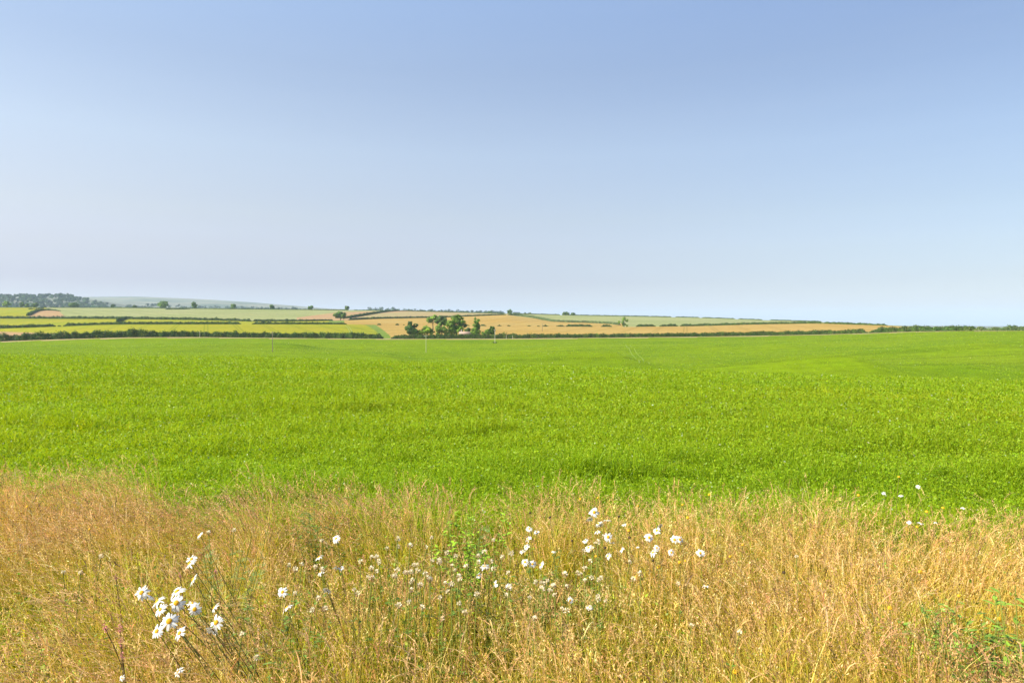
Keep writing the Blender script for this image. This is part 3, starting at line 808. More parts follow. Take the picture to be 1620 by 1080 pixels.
def ribbons(base, h, lean, width, col, tipcol=None, segs=3, droop=.35, face=None):
    """Bent tapering blades. base (n,3), h (n,), lean (n,2) sideways reach as a share of h."""
    n = len(base)
    t = np.linspace(0, 1, segs + 1)
    hx = lean * h[:, None]
    P = np.zeros((n, segs + 1, 3))
    P[:, :, :2] = base[:, None, :2] + hx[:, None] * (t ** 1.7)[None, :, None]
    ln = np.linalg.norm(lean, axis=1)
    P[:, :, 2] = base[:, None, 2] + h[:, None] * (t[None] - droop * np.minimum(ln, 1.2)[:, None] * t[None] ** 2.4)
    th = rng.uniform(0, np.pi, n) if face is None else face
    W = np.stack([np.cos(th), np.sin(th), np.zeros(n)], 1)
    prof = np.array([.8, 1.0, .8, .12]) if segs == 3 else np.interp(t, [0, .4, .8, 1], [.8, 1, .75, .1])
    off = W[:, None] * (width[:, None] * prof[None] * .5)[..., None]
    V = np.stack([P - off, P + off], 2).reshape(n, -1, 3)
    k = 2 * (segs + 1)
    f = np.array([(2 * i, 2 * i + 1, 2 * i + 3, 2 * i + 2) for i in range(segs)])
    Q = (np.arange(n) * k)[:, None, None] + f[None]
    if tipcol is None: tipcol = col
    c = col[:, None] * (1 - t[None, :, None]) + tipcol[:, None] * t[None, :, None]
    Cc = np.repeat(c, 2, axis=1)
    return V.reshape(-1, 3), Q.reshape(-1, 4), Cc.reshape(-1, 3), P

n_lush = grid_noise(11, (3.4, 1.0)); n_lush2 = grid_noise(12, (11, 3.2)); n_hue = grid_noise(13, (6, 3))

n_cl = grid_noise(14, (.42, .34)); n_cl2 = grid_noise(15, (1.3, .8))
def crop(name, label, n_blade, n_leaf, y0, y1):
    mb = MB()
    # blades
    Y = np.exp(rng.uniform(np.log(y0), np.log(y1), n_blade)); X = rng.uniform(-1.0, 1.0, n_blade) * (Y * .84 + .8)
    x = colx(X, Y)
    keep = (Y > meadow_edge(x) - .25 + rng.normal(0, .16, n_blade)) & (Y < cY(HEDGE, x) - 12) & (rng.random(len(Y)) > .84 * np.clip((Y - 12) / 130, 0, 1) ** .5)
    X, Y = X[keep], Y[keep]; n = len(X)
    lush = n_lush(X, Y) * .5 + n_lush2(X, Y) * .5
    z = height(X, Y)
    far = np.maximum(Y / 6.0, 1)
    h = rng.uniform(.12, .24, n) * np.exp(.38 * lush + .26 * n_cl(X, Y) + .20 * n_cl2(X, Y))
    w = .0056 * far ** .76 * rng.uniform(.7, 1.5, n)
    lean = rng.normal(0, .55, (n, 2)) + np.array([.06, 0])
    hue = (n_hue(X, Y) * .10)[:, None] * np.array([[1.0, .25, 0]])
    col = jitter((.265, .370, .008), n, .13, .08) * (1 + hue) * np.exp(.09 * n_lush2(X * .6, Y * .5))[:, None]
    yel = rng.random(n) < .02; col[yel] = jitter((.42, .45, .07), yel.sum(), .2, .1)
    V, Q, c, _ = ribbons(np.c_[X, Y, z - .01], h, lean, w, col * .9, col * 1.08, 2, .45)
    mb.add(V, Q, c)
    # clover-like leaflets held near the top
    Y = np.exp(rng.uniform(np.log(y0), np.log(y1), n_leaf)); X = rng.uniform(-1.0, 1.0, n_leaf) * (Y * .84 + .8)
    x = colx(X, Y); keep = (Y > meadow_edge(x) - .2 + rng.normal(0, .14, n_leaf)) & (Y < cY(HEDGE, x) - 12) & (rng.random(len(Y)) > .84 * np.clip((Y - 12) / 130, 0, 1) ** .5)
    X, Y = X[keep], Y[keep]; n = len(X); far = np.maximum(Y / 6.0, 1)
    lush = n_lush(X, Y) * .5 + n_lush2(X, Y) * .5
    P = np.c_[X, Y, height(X, Y) + rng.uniform(.03, .19, n) * np.exp(.36 * lush + .26 * n_cl(X, Y) + .20 * n_cl2(X, Y))]
    col = jitter((.245, .365, .010), n, .14, .09)
    pale = rng.random(n) < .012; col[pale] = jitter((.42, .50, .28), pale.sum(), .2, .08)
    V, Q, c = leaf_cards(P, rng.normal(size=(n, 3)) * .8 + np.array([0, 0, .9]), .0095 * far ** .75 * rng.uniform(.7, 1.5, n), col, .7)
    mb.add(V, Q, c)
    return tag(link(name, mb.mesh(name), M_crop), label, 'crop', kind='stuff')
crop('crop_grass', 'lush bright green crop of grass and clover covering the field', 1250000, 800000, 3.9, 400)

# ------------------------------------------------------------------ meadow of dry grasses
m_green = grid_noise(21, (.55, .55)); m_den = grid_noise(22, (.28, .28)); m_pink = grid_noise(23, (.9, .7)); m_lean = grid_noise(24, (.8, .8))
def patch(X, Y, px_, py_, rx, ry, h=.45):
    c = at_height(px_, py_, h); return np.exp(-((X - c[0]) / rx) ** 2 - ((Y - c[1]) / ry) ** 2)

def greenness(X, Y):
    g = .12 + .55 * m_green(X, Y)
    g += .95 * patch(X, Y, 700, 880, .75, .5) + .8 * patch(X, Y, 520, 870, .45, .5) + .75 * patch(X, Y, 950, 920, .55, .4) + .8 * patch(X, Y, 140, 890, .75, .45) + .5 * patch(X, Y, 380, 900, .4, .4)
    g += .9 * patch(X, Y, 1580, 1000, .32, .35) - .25 * patch(X, Y, 1250, 960, .9, .6) - .45 * patch(X, Y, 330, 770, 1.6, .5) - .5 * patch(X, Y, 650, 790, 1.2, .4) - .5 * patch(X, Y, 1320, 830, .9, .6) - .4 * patch(X, Y, 150, 1040, .6, .3)
    return g

def scatter(n):
    """Points on the meadow floor, as thick in the picture near the far edge as near the feet."""
    Y = rng.uniform(.9, 5.9, n); X = rng.uniform(-1, 1, n) * (Y * .86 + .85)
    k = rng.random(n) < (Y * .86 + .85) / (5.9 * .86 + .85)
    X, Y = X[k], Y[k]
    e = meadow_edge(colx(X, Y)) + .15 * m_den(X * .5, Y * .5)
    k = Y < e + rng.normal(0, .10, len(X))
    return X[k], Y[k]

WEED_SPOTS = [(745, 855, .16), (737, 872, .12), (350, 882, .14), (500, 830, .16), (845, 916, .18), (1560, 1012, .20), (1602, 1000, .12), (1505, 988, .10), (1391, 926, .05), (1118, 816, .10), (95, 1045, .09), (420, 988, .14), (640, 905, .25), (580, 905, .22), (930, 925, .2)]
WEED_XY = [(*at_height(a, b_, .30)[:2], c) for a, b_, c in WEED_SPOTS]
def pressed(X, Y):
    k = np.ones_like(X)
    for wx, wy, wr in WEED_XY:
        k = k * (1 - .5 * np.exp(-((X - wx) / wr) ** 2 - ((Y + .10 - wy) / (wr * 1.6)) ** 2))
    return k

def meadow():
    mb = MB()
    lean0 = lambda X, Y: np.stack([-.20 + .20 * np.clip(X / 2.5, -1, 1) + .16 * m_lean(X, Y), .10 * m_lean(Y + 9, X)], 1)
    # low green and yellowing leaf blades
    X, Y = scatter(165000); k = rng.random(len(X)) < np.clip(.85 + .45 * m_den(X * .8, Y * .8), .12, 1); X, Y = X[k], Y[k]; n = len(X)
    g = greenness(X, Y) + .15 + rng.normal(0, .35, n)
    gm = (1 / (1 + np.exp(-3.0 * g)))[:, None]
    h = rng.uniform(.16, .42, n) * np.exp(.15 * m_den(X, Y)) * pressed(X, Y)
    straw, grn = jitter((.66, .46, .11), n, .28, .13), jitter((.48, .485, .03), n, .30, .15)
    col = straw * (1 - gm) + grn * gm
    V, Q, c, _ = ribbons(np.c_[X, Y, height(X, Y)], h, lean0(X, Y) + rng.normal(0, .42, (n, 2)), .0052 * rng.uniform(.6, 1.6, n), col * np.array([.95, 1.0, .9]), col, 3, .4)
    mb.add(V, Q, c)
    # flowering stems
    X, Y = scatter(78000); n = len(X)
    g = greenness(X, Y)
    k = rng.random(n) < np.clip(1.0 - .45 * g, .25, 1) * np.clip(.9 + .5 * m_den(X, Y), .15, 1.3); X, Y, g = X[k], Y[k], g[k]; n = len(X)
    h = np.clip(rng.normal(.515, .068, n) * np.exp(.08 * m_den(X, Y) + .05 * m_green(X, Y)),   .3, .68) * pressed(X, Y)
    gm = (1 / (1 + np.exp(-3.5 * (g + rng.normal(0, .3, n)))))[:, None]
    bot = jitter((.66, .51, .055), n, .22, .12) * (1 - gm) + jitter((.58, .565, .045), n, .22, .13) * gm
    top = jitter((.70, .485, .14), n, .22, .12)
    lean = lean0(X, Y) + rng.normal(0, .24, (n, 2))
    V, Q, c, P = ribbons(np.c_[X, Y, height(X, Y)], h, lean, .0021 * rng.uniform(.7, 1.4, n), bot, top, 4, .3)
    mb.add(V, Q, c)
    # seed heads along the top of each stem
    m = 11
    tip, pre = P[:, -1], P[:, -2]
    ax = unit(tip - pre); ll = rng.uniform(.045, .12, n)
    wid = rng.uniform(.004, .013, n)
    pk = np.clip(.35 + .5 * m_pink(X, Y) + .55 * patch(X, Y, 300, 775, 1.9, .55, .5) + .5 * patch(X, Y, 1330, 825, .9, .4, .5) + .3 * patch(X, Y, 700, 800, 1.0, .4, .5) + rng.normal(0, .3, n), 0, 1)[:, None]
    hc = jitter((.72, .495, .185), n, .25, .12) * (1 - pk) + jitter((.58, .345, .165), n, .25, .12) * pk
    dk = rng.random(n) < .12; hc[dk] = jitter((.20, .12, .05), dk.sum(), .2, .1)
    s = np.tile(np.linspace(-.85, .35, m), (n, 1)) + rng.normal(0, .05, (n, m))
    shape = np.clip(np.interp(np.linspace(0, 1, m), [0, .3, .7, 1], [.7, 1, .7, .2]), .1, 1)
    sag = np.array([0, 0, -1.0])
    cen = tip[:, None] + ax[:, None] * (s * ll[:, None])[..., None] + sag * (np.maximum(s + .3, 0) ** 2 * ll[:, None] * .5)[..., None]
    r = rng.normal(size=(n, m, 3)); r -= (r * ax[:, None]).sum(-1, keepdims=True) * ax[:, None]; r = unit(r)
    out = r * (wid[:, None] * shape)[..., None] * rng.uniform(.4, 1.3, (n, m, 1))
    d = unit(ax[:, None] * 1.0 + r * .75 + rng.normal(0, .25, (n, m, 3)))
    sl = rng.uniform(.006, .015, (n, m, 1))
    w_ = unit(np.cross(d, rng.normal(size=(n, m, 3)))) * rng.uniform(.0012, .0026, (n, m, 1))
    p0 = cen + out * .5
    V = np.stack([p0, p0 + d * sl * .5 + w_, p0 + d * sl, p0 + d * sl * .5 - w_], 2).reshape(-1, 3)
    Q = np.arange(len(V)).reshape(-1, 4)
    cc = hc[:, None] * np.exp(rng.normal(0, .18, (n, m, 1)))
    mb.add(V, Q, np.repeat(cc.reshape(-1, 3), 4, axis=0))
    # the nodding main branch of each head
    q_ = rng.random(n) < .7
    k_ = q_.sum(); T = np.linspace(0, 1, 4); az_ = ax[q_].copy(); L_ = (ll[q_] * rng.uniform(.9, 1.6, k_))
    bend = np.c_[np.cumsum(np.full(k_, 0.)), np.zeros(k_), np.full(k_, -1.)] + np.c_[az_[:, :2] * 1.5, np.zeros(k_)]
    C_ = tip[q_][:, None] + az_[:, None] * (L_[:, None] * (T - .45)[None])[..., None] + bend[:, None] * (L_[:, None] * (T ** 2.2 * .42)[None])[..., None]
    th = rng.uniform(0, np.pi, k_); W_ = np.stack([np.cos(th), np.sin(th), np.zeros(k_)], 1)
    o_ = W_[:, None] * (rng.uniform(.0010, .0023, k_)[:, None] * np.array([.5, 1, .9, .15])[None])[..., None]
    V = np.stack([C_ - o_, C_ + o_], 2).reshape(-1, 3)
    f_ = np.array([(2 * i, 2 * i + 1, 2 * i + 3, 2 * i + 2) for i in range(3)])
    mb.add(V, ((np.arange(k_) * 8)[:, None, None] + f_[None]).reshape(-1, 4), np.repeat(hc[q_], 8, axis=0))
    # small herb leaves down among the stems
    X, Y = scatter(60000); n = len(X)
    k = rng.random(n) < np.clip(.35 + .6 * greenness(X, Y), .06, 1); X, Y = X[k], Y[k]; n = len(X)
    Pz = np.c_[X, Y, height(X, Y) + rng.uniform(.05, .42, n)]
    V, Q, c = leaf_cards(Pz, rng.normal(size=(n, 3)) * .7 + np.array([0, 0, .8]), rng.uniform(.005, .014, n), jitter((.20, .28, .022), n, .3, .15), .5)
    mb.add(V, Q, c)
    return tag(link('meadow_grass', mb.mesh('meadow_grass'), M_dry), 'tall dry meadow grass with golden seed heads', 'grass', kind='stuff')
meadow()


# ------------------------------------------------------------------ flowers standing in the meadow
GREEN_STEM, DARK_STEM = (.24, .27, .04), (.13, .13, .035)

def petal_ring(mb, c, nrm, r, n, seed, miss=0.0, droop=.25, col=(.76, .76, .72)):
    q = np.random.default_rng(seed)
    nrm = unit(np.asarray(nrm, float)); a = unit(np.cross(nrm, [.3, .9, .2])); b = np.cross(nrm, a)
    for i in range(n):
        if q.random() < miss: continue
        th = (i + q.uniform(-.22, .22)) / n * 2 * np.pi
        d = np.cos(th) * a + np.sin(th) * b; e = np.cross(nrm, d)
        L = r * q.uniform(.72, 1.08); w = r * q.uniform(.10, .16); dr = droop * q.uniform(.2, 1.8)
        rows = []
        for t, ww in ((.25, .6), (.6, 1.0), (.88, .85), (1.0, .35)):
            p = c + d * L * t - nrm * L * dr * t * t + nrm * .002
            rows += [p - e * w * ww, p + e * w * ww]
        mb.add(np.array(rows), [(0, 1, 3, 2), (2, 3, 5, 4), (4, 5, 7, 6)], np.array(col) * q.uniform(.9, 1.0))

def dome(mb, c, nrm, r, h, col, seg=10):
    nrm = unit(np.asarray(nrm, float)); a = unit(np.cross(nrm, [.3, .9, .2])); b = np.cross(nrm, a)
    V, Cc = [], []
    for t in (0, .35, .65, .88):
        rr = math.cos(t * 1.5) * r
        for j in range(seg):
            th = j / seg * 2 * np.pi
            V.append(c + (np.cos(th) * a + np.sin(th) * b) * rr + nrm * h * math.sin(t * 1.57)); Cc.append(np.array(col) * (.85 + .3 * ((j * 7 + int(t * 20)) % 3) / 2))
    V.append(c + nrm * h); Cc.append(np.array(col) * .8)
    Q = []
    for i in range(3):
        for j in range(seg):
            Q.append((i * seg + j, i * seg + (j + 1) % seg, (i + 1) * seg + (j + 1) % seg, (i + 1) * seg + j))
    for j in range(seg): Q.append((3 * seg + j, 3 * seg + (j + 1) % seg, 4 * seg, 4 * seg))
    mb.add(V, Q, np.array(Cc))

def stem_curve(p0, p1, sag=0.0, n=8, side=(0, 0)):
    t = np.linspace(0, 1, n)[:, None]
    P = p0 * (1 - t) + p1 * t
    P[:, 2] += sag * np.sin(np.pi * t[:, 0]); P[:, 0] += side[0] * np.sin(np.pi * t[:, 0]); P[:, 1] += side[1] * np.sin(np.pi * t[:, 0])
    return P

def stem_leaves(mb, P, q, k, size, col):
    for _ in range(k):
        i = q.integers(0, max(1, len(P) - 3)); p = P[i] * .5 + P[i + 1] * .5
        th = q.uniform(0, 6.28); d = unit(np.array([np.cos(th), np.sin(th), q.uniform(.1, .9)])); e = unit(np.cross(d, [0, 0, 1.]))
        L = size * q.uniform(.6, 1.2)
        mb.add(np.array([p, p + d * L * .5 + e * L * .11, p + d * L, p + d * L * .5 - e * L * .11]), [(0, 1, 2, 3)], np.array(col) * q.uniform(.7, 1.3))

def normal_towards(mode, q):
    """Which way a flower looks: up, at the camera, sideways or away."""
    n = {'up': (-.15, -.25, 1), 'face': (-.1, -1, .55), 'side': (-.75, -.25, .75), 'away': (.1, .75, .75), 'tilt': (-.3, -.65, .8)}[mode]
    return unit(np.array(n) + q.normal(0, .16, 3))

def daisy(label, heads, h=.58, base=None, lean=(.10, 0.0), stem_col=GREEN_STEM, r=.0235, group='daisies in the dry grass', leaves=4, sag=.0):
    """heads: (column, row, way it looks[, height]) -- one plant, one stem for each flower, all from one foot."""
    q = np.random.default_rng(int(heads[0][0] * 7 + heads[0][1]))
    W = [at_height(hd[0], hd[1], hd[3] if len(hd) > 3 else h + q.normal(0, .02)) for hd in heads]
    foot = np.mean(W, axis=0); foot = np.array([foot[0] + lean[0], foot[1] + lean[1], 0.0]) if base is None else np.array([*base, 0.0])
    foot[2] = hz(foot[0], foot[1])
    root = empty('daisy_plant', foot); tag(root, label, 'daisy', group)
    mb = MB()
    for w in W:
        w = w - foot
        f0 = np.array([*q.normal(0, .012, 2), -.02]) if base is None else np.array([w[0] + .36 + q.normal(0, .06), w[1] + .04 + q.normal(0, .05), -.02])
        P = stem_curve(f0, w, sag, 9, q.normal(0, .012, 2))
        mb.tube(P, np.linspace(.0022, .0013, 9), np.array(stem_col) * q.uniform(.8, 1.2), 5)
        stem_leaves(mb, P, q, leaves, .035, (.15, .22, .03))
    link('stem', mb.mesh('stem'), M_leaf, root)
    for i, (hd, w) in enumerate(zip(heads, W)):
        c = w - foot; nm = normal_towards(hd[2], q); rr = r * q.uniform(.88, 1.1) * (hd[4] if len(hd) > 4 else 1)
        mb = MB(); petal_ring(mb, c, nm, rr, int(q.integers(17, 24)), int(q.integers(1e6)), .12, .34)
        o = link('flower_head', mb.mesh('flower_head'), M_petal, root)
        mb = MB(); dome(mb, c, nm, rr * .34, rr * .20, (.72, .40, .015))
        link('flower_centre', mb.mesh('flower_centre'), M_petal, o)
    return root

# the leaning clump at the lower left: long dark stems from the right
b0 = at_height(560, 1075, .12)
daisy('big leaning clump of white daisies on long dark stems at the lower left',
      [(224, 937, 'face', .66, 1.1), (237, 942, 'away', .66, 1.05), (249, 951, 'side', .65), (280, 935, 'tilt', .66, 1.05), (279, 953, 'face', .65, 1.1), (254, 963.5, 'tilt', .64), (267.5, 982, 'face', .64, 1.15), (248, 998, 'tilt', .63, .95),
       (284, 1001, 'tilt', .63), (308, 963, 'face', .64), (304, 954, 'up', .65, .8), (339, 961, 'side', .63, .85), (342, 984, 'face', .62, 1.05), (336, 995, 'away', .62, .9), (300, 891, 'side', .68, 1.05), (306, 916, 'side', .67), (316, 845.5, 'side', .70, .9), (303, 884, 'up', .685, .8)],
      base=(b0[0], b0[1]), stem_col=DARK_STEM, sag=.05, leaves=5, r=.026)
D = daisy
D('single daisy with a bright orange centre facing out, just right of the leaning clump', [(447, 936, 'face', .60, 1.0)], lean=(.14, .02))
D('single daisy seen from the side just below the orange centred one', [(454, 960.5, 'side', .58, 1.1)], lean=(.15, .0), stem_col=DARK_STEM)
D('daisy plant with five spaced side-on flowers left of the middle of the meadow', [(505, 881, 'side'), (507.5, 904.5, 'side'), (535, 897.5, 'away'), (517.5, 932.5, 'away', .56), (532, 851.5, 'tilt', .62, .9)], lean=(.16, .02), stem_col=DARK_STEM)
D('column of five white daisies one below the other, left part of the middle daisies', [(837.5, 836, 'tilt'), (849, 841, 'up'), (835.5, 852, 'side'), (832.5, 864.5, 'side'), (827, 872, 'up', .55, .8)], r=.020, lean=(.10, .03))
D('row of three daisies, the middle one all yellow centre, under the column of five', [(830.6, 888.6, 'tilt'), (842.5, 891.6, 'face', .56, .8), (856, 893, 'side')], r=.020, lean=(.07, .03))
D('tallest daisy plant in the middle, its top flower the biggest', [(940, 810, 'face', .62, 1.35), (933, 820, 'away', .61), (947, 828, 'side', .60), (961, 822.5, 'up', .61), (945, 841, 'up', .58, .9), (950, 829, 'away', .6)], r=.021, lean=(.06, .02))
D('daisy plant with one big open flower and five ragged ones below the tallest plant', [(962, 849, 'face', .60, 1.3), (968, 858, 'away', .58, .9), (926, 854.5, 'up', .57, .9), (931, 866, 'tilt', .56, 1.1), (962, 879, 'side', .54), (983, 869, 'side', .56, .9)], r=.020, lean=(.05, .02))
D('thin drooping daisy above the dark seed heads right of the tallest plant', [(987, 829, 'up', .60, .9), (1009, 865, 'up', .55, .6)], r=.019)
D('daisy plant of three flowers stacked upwards to the right, right part of the middle daisies', [(1027, 850, 'face', .60, 1.3), (1039, 839, 'tilt', .61, 1.05), (1045, 831, 'away', .62, .9)], r=.020, lean=(.06, .02))
D('two low daisies, one yellow and one ragged white, under the stacked three', [(1039, 866, 'face', .56, .9), (1033, 873.5, 'side', .55, 1.1)], r=.020)
D('pair of daisies growing side by side like twins, right of the stacked three', [(1067, 853, 'face', .58, 1.1), (1075.5, 853, 'face', .58, 1.05)], r=.020)
D('small daisy with a large yellow centre below the twins', [(1062, 873.5, 'face', .56, 1.05)], r=.020)
D('small daisy alone to the right of the twins', [(1108, 874.5, 'face', .56, 1.05)], r=.019)
D('pale daisy lying flat among straw, lower right of the middle daisies', [(1117, 926, 'up', .50, 1.0)], r=.020)
D('clean white side-on daisy by the light green leafy weed, the upper one', [(767, 895, 'up', .55, 1.0)], r=.022)
D('bluish white daisy by the light green leafy weed, the lower one', [(782, 923.5, 'side', .52, 1.0)], r=.021)
D('faded pinkish daisy between the two white ones by the light green weed', [(757.5, 910, 'tilt', .54, .9)], r=.020)
D('daisy with orange centre and few petals in the dark hollow of the meadow', [(805, 927.5, 'face', .50, .95)], r=.020)
D('little yellow centred daisy with short petals below the dark hollow', [(902, 949, 'face', .48, .95)], r=.018)
D('small cream daisy low in the grass right of the short petalled one', [(933, 960, 'up', .48, .9)], r=.018)
D('highest daisy at the right, standing against the green crop', [(1452.5, 769.5, 'tilt', .62, .8)], r=.018)
D('two dull white daisies against the green crop left of the highest one at the right', [(1425, 783.5, 'up', .58, 1.0), (1398, 780, 'up', .58, .8)], r=.017)
D('spread plant of three thin daisies in the straw at the right', [(1457, 827, 'up', .52, .9), (1438, 826, 'side', .52, .7), (1480, 826, 'up', .52, .7)], r=.019)
D('orange centred daisy at the crop edge near the right side', [(1523, 803, 'up', .56, .85)], r=.016)
D('half opened daisy at the bottom left below the leaning clump', [(282, 1062, 'side', .52, .85)], r=.022)
D('tiny pale daisy at the very bottom left', [(193, 1072, 'face', .48, .5)], r=.021)
D('small white daisy on its own between the column of five and the tall plant', [(876, 872, 'up', .55, .7)], r=.019)
D('white daisy right of the five spaced side-on flowers', [(540, 898.5, 'tilt', .54, .75)], r=.020, lean=(.05, .0))

def button_flower(px_, py_, h, col, name, label, cat, group, r=.008, dark=False):
    q = np.random.default_rng(int(px_ * 3 + py_)); w = at_height(px_, py_, h)
    foot = np.array([w[0] + q.normal(.03, .03), w[1] + q.normal(0, .02), 0.]); foot[2] = hz(foot[0], foot[1])
    root = empty(name, foot); tag(root, label, cat, group)
    mb = MB(); P = stem_curve(np.array([0, 0, -.02]), w - foot, 0, 7, q.normal(0, .012, 2)); mb.tube(P, .0016, (.20, .19, .05), 5)
    link('stem', mb.mesh('stem'), M_leaf, root)
    mb = MB(); nm = normal_towards('tilt', q); dome(mb, w - foot, nm, r * q.uniform(.85, 1.15), r * .75, col); dome(mb, w - foot, -nm, r * .8, r * .3, (.14, .15, .04))
    link('flower_head', mb.mesh('flower_head'), M_petal, root)
for x, y, h in [(1075, 889, .52), (1084, 887, .52), (1088, 818.5, .56), (943, 879, .52), (994.5, 839, .57), (1042, 896.5, .5), (1005, 913, .5), (1080, 798, .58), (946, 787, .6), (1456, 904, .5), (1408, 961, .48), (1155, 880, .5), (1175, 861, .52), (1122, 782, .58),
                (1517, 942, .48), (1163, 1062, .45), (1580, 978, .48), (43, 801, .55), (142, 837, .55), (1422, 754, .62), (1492, 803, .55), (1466, 809, .55), (1358, 783, .56), (1451, 833, .52), (918, 789, .58), (1009, 800, .56)]:
    button_flower(x, y, h, (.72, .42, .02), 'yellow_flower', 'small yellow button flower without petals on a thin stem', 'flower', 'yellow button flowers in the dry grass', .0085)
for x, y, h in [(957, 866, .55), (995.5, 850, .57), (1033, 886, .52), (979, 816.5, .6), (905, 855, .55), (838.5, 811, .58), (870, 818, .57), (1240, 905, .5)]:
    button_flower(x, y, h, (.07, .045, .02), 'seed_head', 'dark brown dried seed head on a thin stem', 'seed head', 'dark seed heads in the dry grass', .0075)

# round cream clover heads
def clover_mesh(seed):
    q = np.random.default_rng(seed); mb = MB()
    n = 46; d = unit(q.normal(size=(n, 3)) + np.array([0, 0, .35]))
    for v in d:
        e = unit(np.cross(v, q.normal(size=3))); p = v * .0028; L = q.uniform(.0068, .0098)
        c = np.array((.86, .77, .55)) * q.uniform(.75, 1.15) if v[2] > -.1 else np.array((.42, .30, .16)) * q.uniform(.8, 1.2)
        mb.add(np.array([p, p + v * L * .6 + e * .0016, p + v * L, p + v * L * .6 - e * .0016]), [(0, 1, 2, 3)], c)
    return mb.mesh('clover_head')
CM = [clover_mesh(s_) for s_ in range(5)]
for m_ in CM: m_.materials.append(M_petal)
def clover_stem(seed):
    q = np.random.default_rng(seed); mb = MB()
    P = stem_curve(np.array([0, 0, -.02]), np.array([q.normal(0, .04), q.normal(0, .03), .40]), 0, 6, q.normal(0, .015, 2)); mb.tube(P, .0013, (.20, .24, .04), 4)
    for _ in range(5):
        p = P[q.integers(1, 5)] + np.array([*q.normal(0, .006, 2), 0])
        for t in range(3):
            th = t * 2.1 + q.uniform(0, 6); dd_ = np.array([np.cos(th), np.sin(th), .3]) * .013; e = np.array([-np.sin(th), np.cos(th), 0]) * .005
            mb.add(np.array([p, p + dd_ * .6 + e, p + dd_, p + dd_ * .6 - e]), [(0, 1, 2, 3)], np.array((.14, .24, .03)) * q.uniform(.8, 1.2))
    m_ = mb.mesh('clover_stem'); m_.materials.append(M_leaf); return m_, P[-1]
CS = [clover_stem(s_) for s_ in range(4)]
proto = None
cq = np.random.default_rng(77)
spots = [(858, 923, .46), (848, 921, .46), (866, 918, .46), (875, 926, .46), (870, 934, .45), (857, 931, .46), (838, 945, .44), (913, 905, .5), (936, 914, .48), (947, 917, .48), (926, 918, .47), (641, 905, .5), (655, 893, .5), (660, 893.5, .5), (628, 902, .5), (625, 911, .5), (665, 925, .48), (680, 916, .48), (588, 914, .5), (595, 881, .52), (612, 867, .53), (683, 850, .55), (649, 863, .53)]
while len(spots) < 112:
    x, y = cq.normal(720, 175), cq.normal(905, 42)
    if 440 < x < 1130 and 838 < y < 1030: spots.append((x, y, float(np.interp(y, [838, 1030], [.54, .40])) + cq.normal(0, .015)))
for x, y in [(330, 842), (370, 838), (383, 1003), (405, 1040), (100, 905), (128, 905), (160, 880), (1170, 1000), (1260, 880)]: spots.append((x, y, .5))
for i, (x, y, h) in enumerate(spots):
    h += .085; w = at_height(x, y, h); sm, top = CS[i % 4]; k_ = h / .40
    foot = np.array([w[0] - top[0] * k_, w[1] - top[1] * k_, 0.0])
    if proto is None:
        r_ = empty('clover', foot)
        tag(r_, 'round cream clover head on a thin stem among the meadow grass', 'clover', 'cream clover heads in the meadow')
        st_ = bpy.data.objects.new('stem', sm); hd_ = bpy.data.objects.new('flower_head', CM[0])
        for o_ in (st_, hd_): o_.parent = r_; COL.objects.link(o_)
        proto = (r_, st_, hd_)
    else:
        r_ = proto[0].copy(); COL.objects.link(r_)
        st_ = proto[1].copy(); st_.data = sm; hd_ = proto[2].copy(); hd_.data = CM[i % 5]
        for o_ in (st_, hd_): o_.parent = r_; COL.objects.link(o_)
    r_.location = foot
    st_.scale = (k_, k_, k_)
    hd_.location = top * k_; hd_.rotation_euler = (cq.normal(0, .5), cq.normal(0, .5), cq.uniform(0, 6.28)); sc_ = cq.uniform(.9, 1.4); hd_.scale = (sc_, sc_, sc_)

def pink_flower(label, x, y, h, s=1.0):
    q = np.random.default_rng(int(x * 5 + y)); h -= .05; s *= .72; w = at_height(x, y, h); foot = np.array([w[0] + .05, w[1] + .01, 0.]); foot[2] = hz(foot[0], foot[1])
    root = empty('pink_flower', foot); tag(root, label, 'flower', 'pink flowers at the left')
    c = w - foot
    mb = MB(); P = stem_curve(np.array([0, 0, -.02]), c, 0, 8, q.normal(0, .015, 2)); mb.tube(P, .002, (.18, .13, .05), 5); stem_leaves(mb, P, q, 6, .03, (.16, .19, .04))
    link('stem', mb.mesh('stem'), M_leaf, root)
    mb = MB(); n = 60; d = unit(q.normal(size=(n, 3))); ax = unit(np.array([-.35, -.1, 1]))
    for v in d:
        p = c + ax * q.uniform(-.022, .022) * s + v * .007 * s; e = unit(np.cross(v, q.normal(size=3))); L = q.uniform(.007, .013) * s
        mb.add(np.array([p, p + v * L * .6 + e * .003 * s, p + v * L, p + v * L * .6 - e * .003 * s]), [(0, 1, 2, 3)], np.array((.66, .26, .27)) * q.uniform(.65, 1.2))
    link('flower_head', mb.mesh('flower_head'), M_petal, root)
pink_flower('pink flower spike highest at the left, above the others', 183, 912, .58, .6)
pink_flower('pale pink flower spike left of the brightest one, lower left', 166, 993, .56, .8)
pink_flower('brightest pink flower spike in the lower left grass', 189.5, 995, .56, .95)
pink_flower('pink flower spike just below the brightest one', 192, 1016.5, .54, .9)
pink_flower('lowest dull pink flower spike at the lower left', 194, 1038, .52, .75)
pink_flower('faint pink flower beside the stems of the leaning daisies, the left one', 285, 910, .58, .55)
pink_flower('faint pink flower beside the stems of the leaning daisies, the right one', 341, 903, .56, .6)

